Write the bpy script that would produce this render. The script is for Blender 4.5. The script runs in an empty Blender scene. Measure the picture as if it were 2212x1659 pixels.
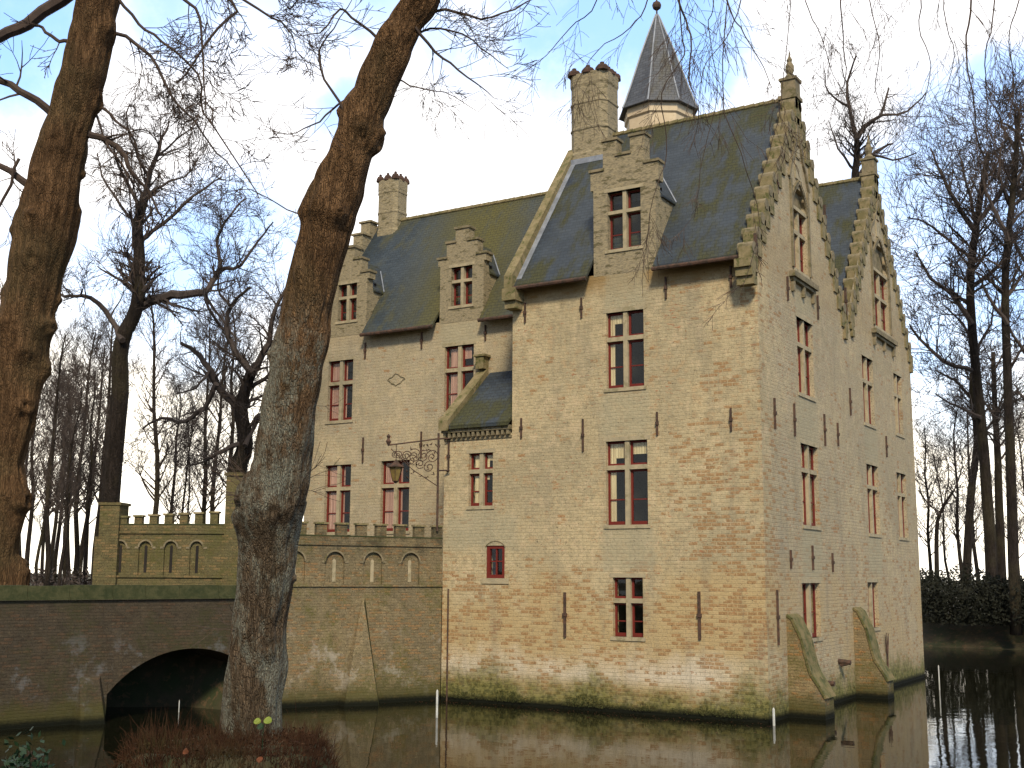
import bpy, math, random
from mathutils import Vector, noise, Matrix
random.seed(7)
R = math.radians
sc = bpy.context.scene
COL = sc.collection
# ------------------------------------------------------------------ camera
CAM = Vector((0, 0, 3.2)); YAW = 0.54935; PIT = 0.15946; ROLL = 0.005978; FPX = 2572.7; CX, CY = 1106.0, 829.5
_fw = Vector((-math.sin(YAW)*math.cos(PIT), math.cos(YAW)*math.cos(PIT), math.sin(PIT)))
_r0 = Vector((math.cos(YAW), math.sin(YAW), 0)); _u0 = _r0.cross(_fw)
_rt = _r0*math.cos(ROLL) + _u0*math.sin(ROLL); _up = _u0*math.cos(ROLL) - _r0*math.sin(ROLL)
def ray(px, py): return _rt*((px-CX)/FPX) - _up*((py-CY)/FPX) + _fw
def at(px, py, dep): return CAM + ray(px, py)*dep           # a point seen at px,py that stands dep metres away
cd = bpy.data.cameras.new('camera'); cam = bpy.data.objects.new('camera', cd); COL.objects.link(cam)
m = Matrix((_rt, _up, -_fw)).transposed().to_4x4(); m.translation = CAM; cam.matrix_world = m
cd.sensor_width = 36; cd.lens = 36*FPX/2212; cd.clip_end = 3000; cd.clip_start = 0.05
sc.camera = cam
# ------------------------------------------------------------------ node helpers
class N:
    def __init__(s, nt): s.nt = nt; s.l = nt.links
    def add(s, t, **kw):
        n = s.nt.nodes.new(t)
        for k, v in kw.items():
            if k == 'inp':
                for kk, vv in v.items():
                    if hasattr(vv, 'is_output') or isinstance(vv, bpy.types.NodeSocket): s.l.new(vv, n.inputs[kk])
                    else: n.inputs[kk].default_value = vv
            else: setattr(n, k, v)
        return n
    def math(s, op, a, b=None, c=None, clamp=False):
        i = {0: a}
        if b is not None: i[1] = b
        if c is not None: i[2] = c
        return s.add('ShaderNodeMath', operation=op, use_clamp=clamp, inp=i).outputs[0]
    def noise(s, vec, scale, detail=4, rough=.55, dist=0):
        return s.add('ShaderNodeTexNoise', inp={'Vector': vec, 'Scale': scale, 'Detail': detail, 'Roughness': rough, 'Distortion': dist}).outputs['Fac']
    def ramp(s, f, a, b, lo=0., hi=1., smooth=True):
        return s.add('ShaderNodeMapRange', interpolation_type='SMOOTHSTEP' if smooth else 'LINEAR', inp={'Value': f, 'From Min': a, 'From Max': b, 'To Min': lo, 'To Max': hi}).outputs[0]
    def mix(s, f, a, b, mode='MIX'):
        n = s.nt.nodes.new('ShaderNodeMix'); n.data_type = 'RGBA'; n.blend_type = mode
        for sock, v in ((n.inputs['Factor'], f), (n.inputs[6], a), (n.inputs[7], b)):
            if isinstance(v, bpy.types.NodeSocket): s.l.new(v, sock)
            else: sock.default_value = v if not isinstance(v, tuple) or len(v) == 4 else (*v, 1)
        return n.outputs[2]
    def vmul(s, v, m): return s.add('ShaderNodeVectorMath', operation='MULTIPLY', inp={0: v, 1: m}).outputs[0]
def newmat(name):
    mt = bpy.data.materials.new(name); mt.use_nodes = True; nt = mt.node_tree
    return mt, N(nt), nt.nodes['Principled BSDF']
def setb(n, b, col=None, rough=.85, bump=None, bstr=.4, bdist=.02, spec=.3, normal=None):
    if col is not None:
        if isinstance(col, bpy.types.NodeSocket): n.l.new(col, b.inputs['Base Color'])
        else: b.inputs['Base Color'].default_value = (*col, 1)
    if isinstance(rough, bpy.types.NodeSocket): n.l.new(rough, b.inputs['Roughness'])
    else: b.inputs['Roughness'].default_value = rough
    b.inputs['Specular IOR Level'].default_value = spec
    if bump is not None:
        bn = n.add('ShaderNodeBump', inp={'Height': bump, 'Strength': bstr, 'Distance': bdist})
        n.l.new(bn.outputs[0], b.inputs['Normal'])
def pos(n): return n.add('ShaderNodeNewGeometry').outputs['Position']
def xyz(n, p): return n.add('ShaderNodeSeparateXYZ', inp={0: p}).outputs

def brick_mat(name, ud, wash, grey, bricks, mode):
    """old whitewashed brick; ud = horizontal direction of the courses; bricks = (dark, warm)"""
    mt, n, b = newmat(name); p = pos(n); X, Y, Z = xyz(n, p)
    u = n.math('ADD', n.math('MULTIPLY', X, ud[0]), n.math('MULTIPLY', Y, ud[1]))
    wob = n.noise(p, .7, 3)
    zz = n.math('ADD', Z, n.math('MULTIPLY', wob, .08))
    uv = n.add('ShaderNodeCombineXYZ', inp={0: u, 1: zz, 2: 0.}).outputs[0]
    def brk(c1, c2, mo, bias=0.):
        return n.add('ShaderNodeTexBrick', offset=.5, inp={'Vector': uv, 'Color1': (*c1, 1), 'Color2': (*c2, 1), 'Mortar': (*mo, 1), 'Scale': 1., 'Mortar Size': .011, 'Mortar Smooth': .35, 'Bias': bias, 'Brick Width': .235 if mode == 'castle' else .2, 'Row Height': .088 if mode == 'castle' else .068})
    bk = brk((0, 0, 0), (1, 1, 1), (.5, .5, .5)); rnd = bk.outputs['Color']; mort = bk.outputs['Fac']
    rv = n.add('ShaderNodeSeparateColor', inp={0: rnd}).outputs[0]
    big = n.noise(p, .35, 5, .6); med = n.noise(p, 1.6, 6, .65); fine = n.noise(p, 14, 5, .7); spk = n.noise(p, 38, 3, .6)
    st = n.noise(n.vmul(p, (2.2, 2.2, .35)), 1., 5, .6)
    base = n.mix(n.ramp(big, .38, .62), wash, grey)
    base = n.mix(n.ramp(med, .42, .66, 0, .55), base, tuple(c*.8 for c in wash))
    base = n.mix(n.ramp(fine, .3, .75, 0., .45), base, tuple(c*.68 for c in grey))
    m3 = n.noise(p, 4.5, 5, .7); m4 = n.noise(n.add('ShaderNodeVectorMath', operation='ADD', inp={0: p, 1: (7., 3., 5.)}).outputs[0], 3.1, 5, .7)
    base = n.mix(n.ramp(m3, .46, .64, 0, .5), base, tuple(c*.66 for c in grey)); base = n.mix(n.ramp(m4, .5, .66, 0, .45), base, (wash[0]*1.12, wash[1]*1.06, wash[2]*1.12)); base = n.mix(n.ramp(m4, .46, .34, 0, .4), base, (wash[0]*.85, wash[1]*.68, wash[2]*.6))
    # brick faces showing through the wash
    bc = n.mix(rv, bricks[0], bricks[1]); bc = n.mix(n.ramp(fine, .35, .7), bc, tuple(c*1.35 for c in bricks[1]))
    if mode == 'castle':
        low = n.ramp(Z, 4.2, 2.6)
        corner = n.ramp(n.math('ADD', X, n.math('MULTIPLY', med, 1.6)), -11.6, -9.3)
        cz = n.math('MULTIPLY', corner, n.ramp(Z, 7.5, 4.5, .25, 1.))
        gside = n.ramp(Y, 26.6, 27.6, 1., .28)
        ex = n.math('MAXIMUM', n.math('MULTIPLY', low, .55), n.math('MULTIPLY', cz, .85))
        ex = n.math('MULTIPLY', n.math('MULTIPLY', ex, gside), n.ramp(n.noise(p, .55, 5, .65), .36, .6, .35, 1.))
        salt = n.math('MULTIPLY', n.ramp(Z, .5, .9), n.ramp(n.math('ADD', Z, n.math('ADD', n.math('MULTIPLY', big, 3.2), n.math('MULTIPLY', med, 1.3))), 4.1, 2.9))
        salt = n.math('MULTIPLY', salt, n.ramp(X, -9.6, -11.2))
        ex = n.math('MULTIPLY', ex, n.math('SUBTRACT', 1., n.math('MULTIPLY', salt, .75)))
        thr = n.math('SUBTRACT', .97, n.math('MULTIPLY', ex, .86))
        sel = n.math('ADD', rv, n.math('MULTIPLY', n.math('SUBTRACT', med, .5), 1.5))
        show = n.ramp(n.math('SUBTRACT', sel, thr), 0, .12)
        show = n.math('MULTIPLY', show, n.ramp(mort, .6, .25))
        show = n.math('MULTIPLY', show, n.ramp(fine, .7, .45, .25, .85))
        base = n.mix(n.math('MULTIPLY', n.ramp(n.math('MULTIPLY', low, n.ramp(big, .35, .6)), .1, .9), .7), base, (.50, .36, .17))
        base = n.mix(n.math('MULTIPLY', salt, .8), base, (.68, .60, .47))
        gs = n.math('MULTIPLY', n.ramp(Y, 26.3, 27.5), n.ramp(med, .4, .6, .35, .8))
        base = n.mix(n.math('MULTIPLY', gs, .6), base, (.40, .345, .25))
        col = n.mix(show, base, bc)
        # mortar joints faintly darker where washed
        col = n.mix(n.math('MULTIPLY', n.ramp(mort, .3, .8), n.math('MULTIPLY', n.ramp(ex, 0, .8, .2, 0), n.ramp(n.math('ADD', Z, n.math('MULTIPLY', med, 3.)), 9., 5.5, .15, 1.))), col, (.22, .18, .12))
        # small red flecks where the wash has fallen off
        flk = n.math('MULTIPLY', n.ramp(n.noise(n.vmul(p, (1, 1, 3.2)), 6.5, 3, .6), .63, .67), n.ramp(n.noise(p, .8, 2), .46, .56))
        col = n.mix(n.math('MULTIPLY', flk, .75), col, (.36, .15, .07))
        spf = n.ramp(spk, .54, .66)
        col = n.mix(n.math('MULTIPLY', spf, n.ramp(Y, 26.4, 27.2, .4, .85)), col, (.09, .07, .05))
        # rain streaks under the sills and ochre under the eaves
        col = n.mix(n.math('MULTIPLY', n.ramp(st, .52, .68), .28), col, (.21, .19, .14))
        ea = n.math('MULTIPLY', n.ramp(n.math('ADD', Z, n.math('MULTIPLY', med, .6)), 10.35, 10.9), n.math('MULTIPLY', n.ramp(Z, 12, 11.4, .15, 1), n.ramp(Y, 26.6, 26.3, .25, 1)))
        col = n.mix(n.math('MULTIPLY', ea, .85), col, (.28, .18, .07))
        # grey plaster panels above the lintels and below the sills
        pn = None; wj = n.math('MULTIPLY', n.math('SUBTRACT', n.noise(p, 3.5, 4, .7), .5), .55)
        for ax_i, u0_, u1_, z0_, z1_ in [(X, -13.4, -12.1, 6.6, 7.7), (X, -13.45, -12.05, 3.35, 4.35), (X, -13.3, -12.2, 9.8, 10.8), (X, -17.5, -16.5, 4.1, 4.9), (X, -19.6, -18.3, 9.8, 10.4), (X, -18.1, -15.9, 3.9, 4.7), (Y, 28.9, 30.5, 6.6, 7.7), (Y, 28.9, 30.5, 3.1, 4.4), (Y, 35., 36.5, 6.6, 7.6), (Y, 35., 36.5, 3.3, 4.4), (Y, 29., 30.3, 9.9, 10.5)]:
            cu_, hu_ = (u0_+u1_)/2, (u1_-u0_)/2; cz_, hz_ = (z0_+z1_)/2, (z1_-z0_)/2
            mu_ = n.ramp(n.math('ADD', n.math('ABSOLUTE', n.math('SUBTRACT', ax_i, cu_)), wj), hu_+.12, hu_-.12); mz_ = n.ramp(n.math('ADD', n.math('ABSOLUTE', n.math('SUBTRACT', Z, cz_)), wj), hz_+.15, hz_-.1)
            m1_ = n.math('MULTIPLY', mu_, mz_); pn = m1_ if pn is None else n.math('MAXIMUM', pn, m1_)
        col = n.mix(n.math('MULTIPLY', pn, .6), col, n.mix(n.ramp(fine, .35, .65), (.40, .35, .23), (.31, .285, .19)))
        # scattered small dark pits and one brick repair patch
        col = n.mix(n.math('MULTIPLY', n.ramp(n.noise(n.vmul(p, (1, 1, 1.6)), 17, 2, .5), .69, .73), .7), col, (.07, .055, .035))
        # green algae above the water, black tide line
        mz = n.math('SUBTRACT', Z, n.math('ADD', n.math('MULTIPLY', n.noise(p, .75, 7, .75), 2.6), -.62))
        alg = n.ramp(mz, .42, -.5)
        col = n.mix(n.math('MULTIPLY', alg, .9), col, n.mix(n.ramp(n.noise(p, 9, 6, .75), .4, .6), (.045, .055, .013), (.19, .18, .055)))
        tide = n.ramp(n.math('ADD', Z, n.math('MULTIPLY', fine, .12)), .3, .12)
    else:
        ex = .3
        sel = n.math('ADD', rv, n.math('MULTIPLY', n.math('SUBTRACT', med, .5), 1.6))
        show = n.math('MULTIPLY', n.ramp(n.math('SUBTRACT', sel, 1-ex), 0, .15), n.ramp(mort, .6, .25))
        col = n.mix(show, base, bc)
        col = n.mix(n.math('MULTIPLY', n.ramp(mort, .3, .8), .2), col, tuple(c*.45 for c in grey))
        col = n.mix(n.ramp(spk, .52, .66, 0, .75), col, (.035, .03, .02)); col = n.mix(n.ramp(n.noise(n.vmul(p, (1, 1, 2.5)), 5.5, 5, .7), .5, .66, 0, .5), col, tuple(c*.4 for c in grey)); col = n.mix(n.ramp(n.noise(n.vmul(p, (1, 1, 2.)), 9, 4, .7), .6, .68, 0, .55), col, tuple(min(1, c*1.6) for c in wash))
        mossf = n.math('MULTIPLY', n.ramp(n.noise(p, .9, 8, .78), .48, .62), n.ramp(n.noise(p, 16, 4, .7), .38, .58, .25, 1.))
        col = n.mix(n.math('MULTIPLY', mossf, .75), col, (.10, .095, .025) if mode != 'bridge' else (.05, .05, .022))
        hi = n.math('MULTIPLY', n.ramp(Z, 3.3, 4.0), n.ramp(n.noise(p, 2.4, 5, .7), .36, .55, 1., .3)) if mode == 'terrace' else n.ramp(Z, 2.4, 2.9, 0, .3)
        col = n.mix(n.math('MULTIPLY', hi, .75), col, (.05, .046, .03))
        lf = n.math('MULTIPLY', n.ramp(n.noise(p, 1.1, 6, .75), .54, .66), n.ramp(Z, 2.2, 1.4))
        col = n.mix(n.math('MULTIPLY', lf, .6), col, (.40, .36, .29) if mode == 'terrace' else (.15, .15, .145))
        alg = n.ramp(n.math('SUBTRACT', Z, n.noise(p, 2., 4, .7)), .2, -.3)
        col = n.mix(n.math('MULTIPLY', alg, .8), col, (.07, .065, .02))
        tide = n.ramp(n.math('ADD', Z, n.math('MULTIPLY', fine, .12)), .3, .12)
    col = n.mix(tide, col, (.008, .009, .005))
    h = n.math('ADD', n.math('MULTIPLY', n.math('SUBTRACT', 1., mort), .6), n.math('ADD', n.math('MULTIPLY', fine, .8), n.math('MULTIPLY', spk, .4)))
    setb(n, b, col, .92, h, .55, .025, .15)
    return mt
def simple(name, c1, c2, scale=6, rough=.8, bstr=.3, stretch=(1, 1, 1), spec=.3, metal=0, spot=None):
    mt, n, b = newmat(name); p = n.vmul(pos(n), stretch)
    f = n.noise(p, scale, 6, .65); c = n.mix(n.ramp(f, .36, .64), c1, c2)
    g = n.noise(p, scale*6, 4, .6)
    c = n.mix(n.ramp(g, .55, .7, 0, .35), c, tuple(x*.5 for x in c1))
    if spot: c = n.mix(n.ramp(n.noise(p, spot[1], 5, .7), .54, .62, 0, spot[2]), c, spot[0])
    setb(n, b, c, rough, n.math('ADD', f, g), bstr, .02, spec); b.inputs['Metallic'].default_value = metal
    return mt
M = {}
M['wall'] = brick_mat('castle_brick', (1, 1), (.58, .465, .27), (.42, .35, .215), ((.17, .095, .04), (.31, .175, .075)), 'castle')
_ga, _gb = at(500, 1255, 29.4), at(212, 1255, 29.6); GA, GB = (_ga.x, _ga.y), (_gb.x, _gb.y)
tdir = Vector((2.15, 4.0)).normalized(); bdir = Vector((1.8, 6.0)).normalized(); ldir = Vector((GB[0]-GA[0], GB[1]-GA[1])).normalized()
M['terrace'] = brick_mat('terrace_brick', tdir, (.29, .225, .12), (.21, .17, .10), ((.13, .08, .04), (.24, .15, .07)), 'terrace')
M['buttress'] = brick_mat('buttress_brick', (1, 1), (.32, .24, .12), (.24, .185, .10), ((.16, .085, .035), (.29, .16, .065)), 'buttress')
M['gate'] = brick_mat('gate_brick', ldir, (.22, .175, .075), (.16, .135, .06), ((.12, .08, .04), (.22, .15, .065)), 'gate')
M['bridge'] = brick_mat('bridge_brick', bdir, (.095, .073, .045), (.075, .06, .042), ((.045, .03, .02), (.085, .055, .034)), 'bridge')
M['stone'] = simple('pale_stone', (.42, .345, .215), (.33, .28, .18), 5, .85, .3, spot=((.17, .15, .07), 3, .5))
M['brown_stone'] = simple('weathered_stone', (.25, .20, .12), (.16, .135, .08), 5, .9, .5, spot=((.10, .09, .035), 4, .8))
M['dormer'] = simple('dormer_brick', (.38, .31, .185), (.22, .185, .12), 12, .9, .6, (1, 1, 3), spot=((.10, .085, .04), 3.5, .85))
M['coping'] = simple('mossy_coping', (.26, .205, .11), (.16, .135, .06), 4, .95, .6, spot=((.07, .08, .02), 5, .8))
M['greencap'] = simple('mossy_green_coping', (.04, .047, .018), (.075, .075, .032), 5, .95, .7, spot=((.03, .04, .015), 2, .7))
M['buttcap'] = simple('mossy_brick_cap', (.10, .10, .035), (.20, .155, .07), 5, .95, .7, spot=((.05, .06, .018), 3, .8))
M['lead'] = simple('lead_flashing', (.27, .29, .33), (.17, .185, .21), 3, .5, .2, spec=.5)
M['iron'] = simple('rusty_iron', (.05, .035, .026), (.11, .06, .04), 9, .8, .3)
M['cream'] = simple('cream_render', (.62, .50, .33), (.55, .43, .28), 2, .85, .2)
M['inner'] = simple('dark_interior', (.02, .017, .015), (.03, .025, .02), 1, 1)
M['white'] = simple('white_paint', (.62, .62, .58), (.5, .5, .45), 8, .6)
M['pot'] = simple('dark_clay', (.05, .03, .022), (.09, .05, .035), 9, .9)
def slate(name, c1, c2, moss, amt, cx=None):
    mt, n, b = newmat(name); p = pos(n); X, Y, Z = xyz(n, p)
    u = n.math('ADD', X, n.math('MULTIPLY', Y, .0))
    uv = n.add('ShaderNodeCombineXYZ', inp={0: n.math('ADD', X, n.math('MULTIPLY', Y, .33)), 1: Z, 2: 0.}).outputs[0]
    bk = n.add('ShaderNodeTexBrick', offset=.5, inp={'Vector': uv, 'Color1': (.0, .0, .0, 1), 'Color2': (1, 1, 1, 1), 'Mortar': (0, 0, 0, 1), 'Mortar Size': .008, 'Brick Width': .2, 'Row Height': .1, 'Scale': 1., 'Mortar Smooth': .2})
    rv = n.add('ShaderNodeSeparateColor', inp={0: bk.outputs['Color']}).outputs[0]
    f = n.noise(n.vmul(p, (1, 1, .5)), .55, 6, .65); g = n.noise(p, 22, 4, .7)
    st = n.noise(n.vmul(p, (1.6, .5, .35)), 1.6, 6, .7)
    c = n.mix(n.ramp(n.noise(p, .9, 5, .6), .35, .65), c1, c2)
    c = n.mix(n.math('MULTIPLY', rv, .4), c, tuple(min(1, x*1.55) for x in c2))
    c = n.mix(n.ramp(g, .55, .72, 0, .4), c, tuple(x*.5 for x in c1))
    mm = n.ramp(n.math('ADD', n.math('MULTIPLY', f, .6), n.math('MULTIPLY', st, .4)), amt, amt+.13)
    if cx:
        blob = n.ramp(n.math('ABSOLUTE', n.math('SUBTRACT', n.math('ADD', X, n.math('MULTIPLY', Z, cx[1])), cx[0])), cx[2], .2)
        mm = n.math('MAXIMUM', n.math('MULTIPLY', mm, .6), n.math('MULTIPLY', blob, n.ramp(st, .25, .55, .35, 1)))
    c = n.mix(n.math('MULTIPLY', mm, .85), c, n.mix(n.ramp(g, .35, .65), moss, tuple(x*.62 for x in moss)))
    c = n.mix(n.math('MULTIPLY', bk.outputs['Fac'], .5), c, (.01, .01, .012))
    setb(n, b, c, n.ramp(mm, 0, 1, .62, .95), n.math('ADD', n.math('MULTIPLY', g, .5), n.math('ADD', n.math('MULTIPLY', rv, .3), n.math('SUBTRACT', 1., bk.outputs['Fac']))), .5, .02, .4)
    return mt
M['slate'] = slate('blue_slate', (.022, .030, .039), (.038, .049, .060), (.07, .068, .02), .46)
M['slate_wing'] = slate('mossy_slate', (.020, .030, .037), (.034, .046, .053), (.125, .108, .022), .46, (-16.6, .22, 3.2))
M['slate_spire'] = slate('spire_slate', (.055, .06, .07), (.09, .095, .105), (.15, .135, .10), .52)
mt, n, b = newmat('red_paint'); f = n.noise(pos(n), 9, 4)
setb(n, b, n.mix(f, (.19, .022, .014), (.11, .018, .012)), .55, f, .1); M['red'] = mt
mt, n, b = newmat('curtain_cloth'); p = pos(n); f = n.noise(n.vmul(p, (9, 9, .4)), 1.5, 3)
setb(n, b, n.mix(n.ramp(f, .35, .65), (.82, .66, .42), (.60, .45, .27)), .9); M['curtain'] = mt
mt, n, b = newmat('pink_curtain_cloth'); p = pos(n); f = n.noise(n.vmul(p, (9, 9, .4)), 1.5, 3)
setb(n, b, n.mix(n.ramp(f, .35, .65), (.66, .38, .30), (.42, .22, .17)), .9); M['pinkcurtain'] = mt
mt, n, b = newmat('window_glass'); nt = mt.node_tree; nt.nodes.remove(b)
ge = n.add('ShaderNodeNewGeometry'); dp = n.add('ShaderNodeVectorMath', operation='DOT_PRODUCT', inp={0: ge.outputs['Incoming'], 1: ge.outputs['Normal']}).outputs['Value']; fz = n.math('ADD', .05, n.math('MULTIPLY', .95, n.math('POWER', n.math('SUBTRACT', 1., n.math('ABSOLUTE', dp)), 5.))); wn = n.noise(pos(n), 1.1, 2); bp = n.add('ShaderNodeBump', inp={'Height': wn, 'Strength': .25, 'Distance': .08})
gl = n.add('ShaderNodeBsdfGlossy', inp={'Roughness': .03, 'Color': (1, 1, 1, 1), 'Normal': bp.outputs[0]}); tr = n.add('ShaderNodeBsdfTransparent', inp={'Color': (.93, .95, .93, 1)})
mx = n.add('ShaderNodeMixShader', inp={0: fz, 1: tr.outputs[0], 2: gl.outputs[0]}); n.l.new(mx.outputs[0], nt.nodes['Material Output'].inputs[0]); M['glass'] = mt
def bark(name, c1, c2, lichen=None, scale=1., moss=None):
    mt, n, b = newmat(name); p = pos(n); X, Y, Z = xyz(n, p)
    s = n.noise(n.vmul(p, (14*scale, 14*scale, 1.8*scale)), 1.6, 7, .7, .6); g = n.noise(p, 30*scale, 5, .7); bg = n.noise(p, 2.2*scale, 5, .6)
    c = n.mix(n.ramp(s, .38, .62), c1, c2); c = n.mix(n.ramp(bg, .4, .65, 0, .45), c, tuple(x*.6 for x in c1))
    c = n.mix(n.ramp(n.noise(p, 1.2*scale, 4), .45, .65, 0, .35), c, (.10, .085, .04))
    if lichen:
        c = n.mix(n.ramp(n.math('ADD', Z, n.math('MULTIPLY', bg, 1.5)), 6.2, 4.8, 0, .65), c, n.mix(n.ramp(s, .38, .62), (.06, .047, .03), (.165, .135, .095)))
        lm = n.math('MULTIPLY', n.ramp(n.noise(n.vmul(p, (1, 1, .45)), 2.2, 7, .75), .455, .57), n.ramp(Z, 6.2, 5.4))
        lm = n.math('MULTIPLY', lm, n.ramp(n.noise(p, 45, 3, .7), .38, .55, .35, 1))
        c = n.mix(n.math('MULTIPLY', lm, .8), c, lichen)
    vo = n.add('ShaderNodeTexVoronoi', feature='DISTANCE_TO_EDGE', inp={'Vector': n.add('ShaderNodeVectorMath', operation='ADD', inp={0: n.vmul(p, (34*scale, 34*scale, 6.5*scale)), 1: n.vmul(n.add('ShaderNodeTexNoise', inp={'Vector': p, 'Scale': 5*scale, 'Detail': 4}).outputs['Color'], (2.4, 2.4, 2.4))}).outputs[0], 'Scale': 1.6}).outputs['Distance']
    fis = n.ramp(vo, 0, .22); c = n.mix(n.ramp(fis, .6, 0, 0, .35), c, tuple(x*.35 for x in c1))
    h = n.math('ADD', n.math('ADD', n.math('MULTIPLY', s, 1.2), n.math('MULTIPLY', g, .5)), n.math('MULTIPLY', fis, .5))
    setb(n, b, c, .95, h, 1., .04, .15)
    return mt
M['barkA'] = bark('rough_brown_bark', (.105, .057, .025), (.275, .155, .073), (.31, .315, .245))
M['barkB'] = bark('dark_brown_bark', (.085, .047, .021), (.215, .12, .056), None, .5)
M['barkD'] = bark('distant_bark', (.026, .020, .016), (.055, .042, .034), None, .5)
M['twig'] = simple('twig_bark', (.055, .038, .03), (.08, .055, .04), 3, .9)
M['twigfar'] = simple('far_twig_bark', (.055, .042, .036), (.08, .062, .052), 1, .95)
M['ground'] = simple('leafy_soil', (.055, .042, .022), (.03, .036, .013), 1.2, 1., .8, spot=((.10, .06, .03), 5, .7))
M['ivy'] = simple('dark_ivy_leaf', (.008, .010, .005), (.017, .017, .009), 2, .9)
mt, n, b = newmat('dead_stem'); g_ = n.noise(pos(n), 7, 4); g2 = n.noise(pos(n), .9, 3)
c = n.mix(n.ramp(g_, .35, .65), (.028, .012, .006), (.062, .031, .016)); c = n.mix(n.ramp(g2, .55, .7, 0, .6), c, (.04, .038, .014)); setb(n, b, c, .95, spec=.1); M['stem'] = mt
mt, n, b = newmat('moat_water'); p = pos(n)
w = n.math('ADD', n.math('MULTIPLY', n.noise(n.vmul(p, (1, 1, 1)), 1.3, 3, .5), 1.), n.math('MULTIPLY', n.noise(p, 7., 3, .5), .12))
setb(n, b, (.008, .008, .004), .02, w, .014, .3, .5); b.inputs['IOR'].default_value = 1.24; M['water'] = mt
M['leafy'] = simple('yellow_green_leaf', (.16, .21, .025), (.20, .24, .035), 9, .6)
M['leafg'] = simple('dark_green_leaf', (.010, .03, .012), (.016, .04, .014), 9, .6)
M['mossleaf'] = simple('waterline_moss', (.035, .045, .012), (.10, .10, .03), 5, .95)
M['leafo'] = simple('orange_dead_leaf', (.16, .05, .02), (.10, .04, .018), 9, .8)
# ------------------------------------------------------------------ mesh builder
class MB:
    def __init__(s): s.v = []; s.f = []
    def poly(s, pts):
        k = len(s.v); s.v += [tuple(p) for p in pts]; s.f.append(tuple(range(k, k+len(pts))))
    def box(s, x0, x1, y0, y1, z0, z1):
        x0, x1 = min(x0, x1), max(x0, x1); y0, y1 = min(y0, y1), max(y0, y1); z0, z1 = min(z0, z1), max(z0, z1)
        k = len(s.v); s.v += [(x0, y0, z0), (x1, y0, z0), (x1, y1, z0), (x0, y1, z0), (x0, y0, z1), (x1, y0, z1), (x1, y1, z1), (x0, y1, z1)]
        s.f += [tuple(k+i for i in q) for q in ((0, 3, 2, 1), (4, 5, 6, 7), (0, 1, 5, 4), (1, 2, 6, 5), (2, 3, 7, 6), (3, 0, 4, 7))]
    def prism(s, pts, off):
        """closed prism: polygon pts pushed by off"""
        off = Vector(off); a = [Vector(p) for p in pts]; c = [p+off for p in a]; nrm = (a[1]-a[0]).cross(a[2]-a[1])
        if nrm.dot(off) > 0: a.reverse(); c.reverse()
        n_ = len(a); k = len(s.v); s.v += [tuple(p) for p in a+c]
        s.f.append(tuple(range(k, k+n_))); s.f.append(tuple(k+n_+i for i in reversed(range(n_))))
        for i in range(n_):
            j = (i+1) % n_; s.f.append((k+i, k+n_+i, k+n_+j, k+j))
    def tube(s, pts, rads, n_=6, cap=True):
        k0 = len(s.v); m_ = len(pts); px = None
        for i, p in enumerate(pts):
            d = (pts[min(i+1, m_-1)]-pts[max(i-1, 0)])
            if d.length < 1e-9: d = Vector((0, 0, 1))
            d.normalize()
            if px is None: px = d.orthogonal().normalized()
            else:
                px = px - d*px.dot(d)
                px = px.normalized() if px.length > 1e-6 else d.orthogonal().normalized()
            py = d.cross(px); r = rads[i] if isinstance(rads, (list, tuple)) else rads
            for q in range(n_):
                a = 2*math.pi*q/n_; s.v.append(tuple(p+px*(math.cos(a)*r)+py*(math.sin(a)*r)))
        for i in range(m_-1):
            for q in range(n_):
                a = k0+i*n_+q; b_ = k0+i*n_+(q+1) % n_; s.f.append((a, b_, b_+n_, a+n_))
        if cap and n_ > 3:
            s.f.append(tuple(k0+q for q in reversed(range(n_)))); s.f.append(tuple(k0+(m_-1)*n_+q for q in range(n_)))
    def lathe(s, cx, cy, prof, n_=8, rot=0.):
        k = len(s.v)
        for (r, z) in prof:
            for q in range(n_):
                a = rot+2*math.pi*q/n_; s.v.append((cx+math.cos(a)*r, cy+math.sin(a)*r, z))
        for i in range(len(prof)-1):
            for q in range(n_):
                a = k+i*n_+q; b_ = k+i*n_+(q+1) % n_; s.f.append((a, b_, b_+n_, a+n_))
        s.f.append(tuple(k+q for q in reversed(range(n_)))); s.f.append(tuple(k+(len(prof)-1)*n_+q for q in range(n_)))
    def build(s, name, mat, parent=None, smooth=False):
        base = wloc(parent) if parent else Vector((0, 0, 0))
        me = bpy.data.meshes.new(name)
        me.from_pydata([(a-base.x, b_-base.y, c_-base.z) for a, b_, c_ in s.v], [], s.f); me.update()
        me.materials.append(M[mat] if isinstance(mat, str) else mat)
        if smooth: me.polygons.foreach_set('use_smooth', [True]*len(me.polygons))
        o = bpy.data.objects.new(name, me); COL.objects.link(o)
        if parent: o.parent = parent
        return o
def wloc(o):
    v = Vector((0, 0, 0))
    while o: v += o.location; o = o.parent
    return v
def thing(name, loc, label, cat, group=None):
    o = bpy.data.objects.new(name, None); COL.objects.link(o); o.location = loc; o.empty_display_size = .3
    o['label'] = label; o['category'] = cat
    if group: o['group'] = group
    return o
def tag(o, label=None, cat=None, group=None, kind=None):
    for k, v in (('label', label), ('category', cat), ('group', group), ('kind', kind)):
        if v: o[k] = v
    return o
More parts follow.
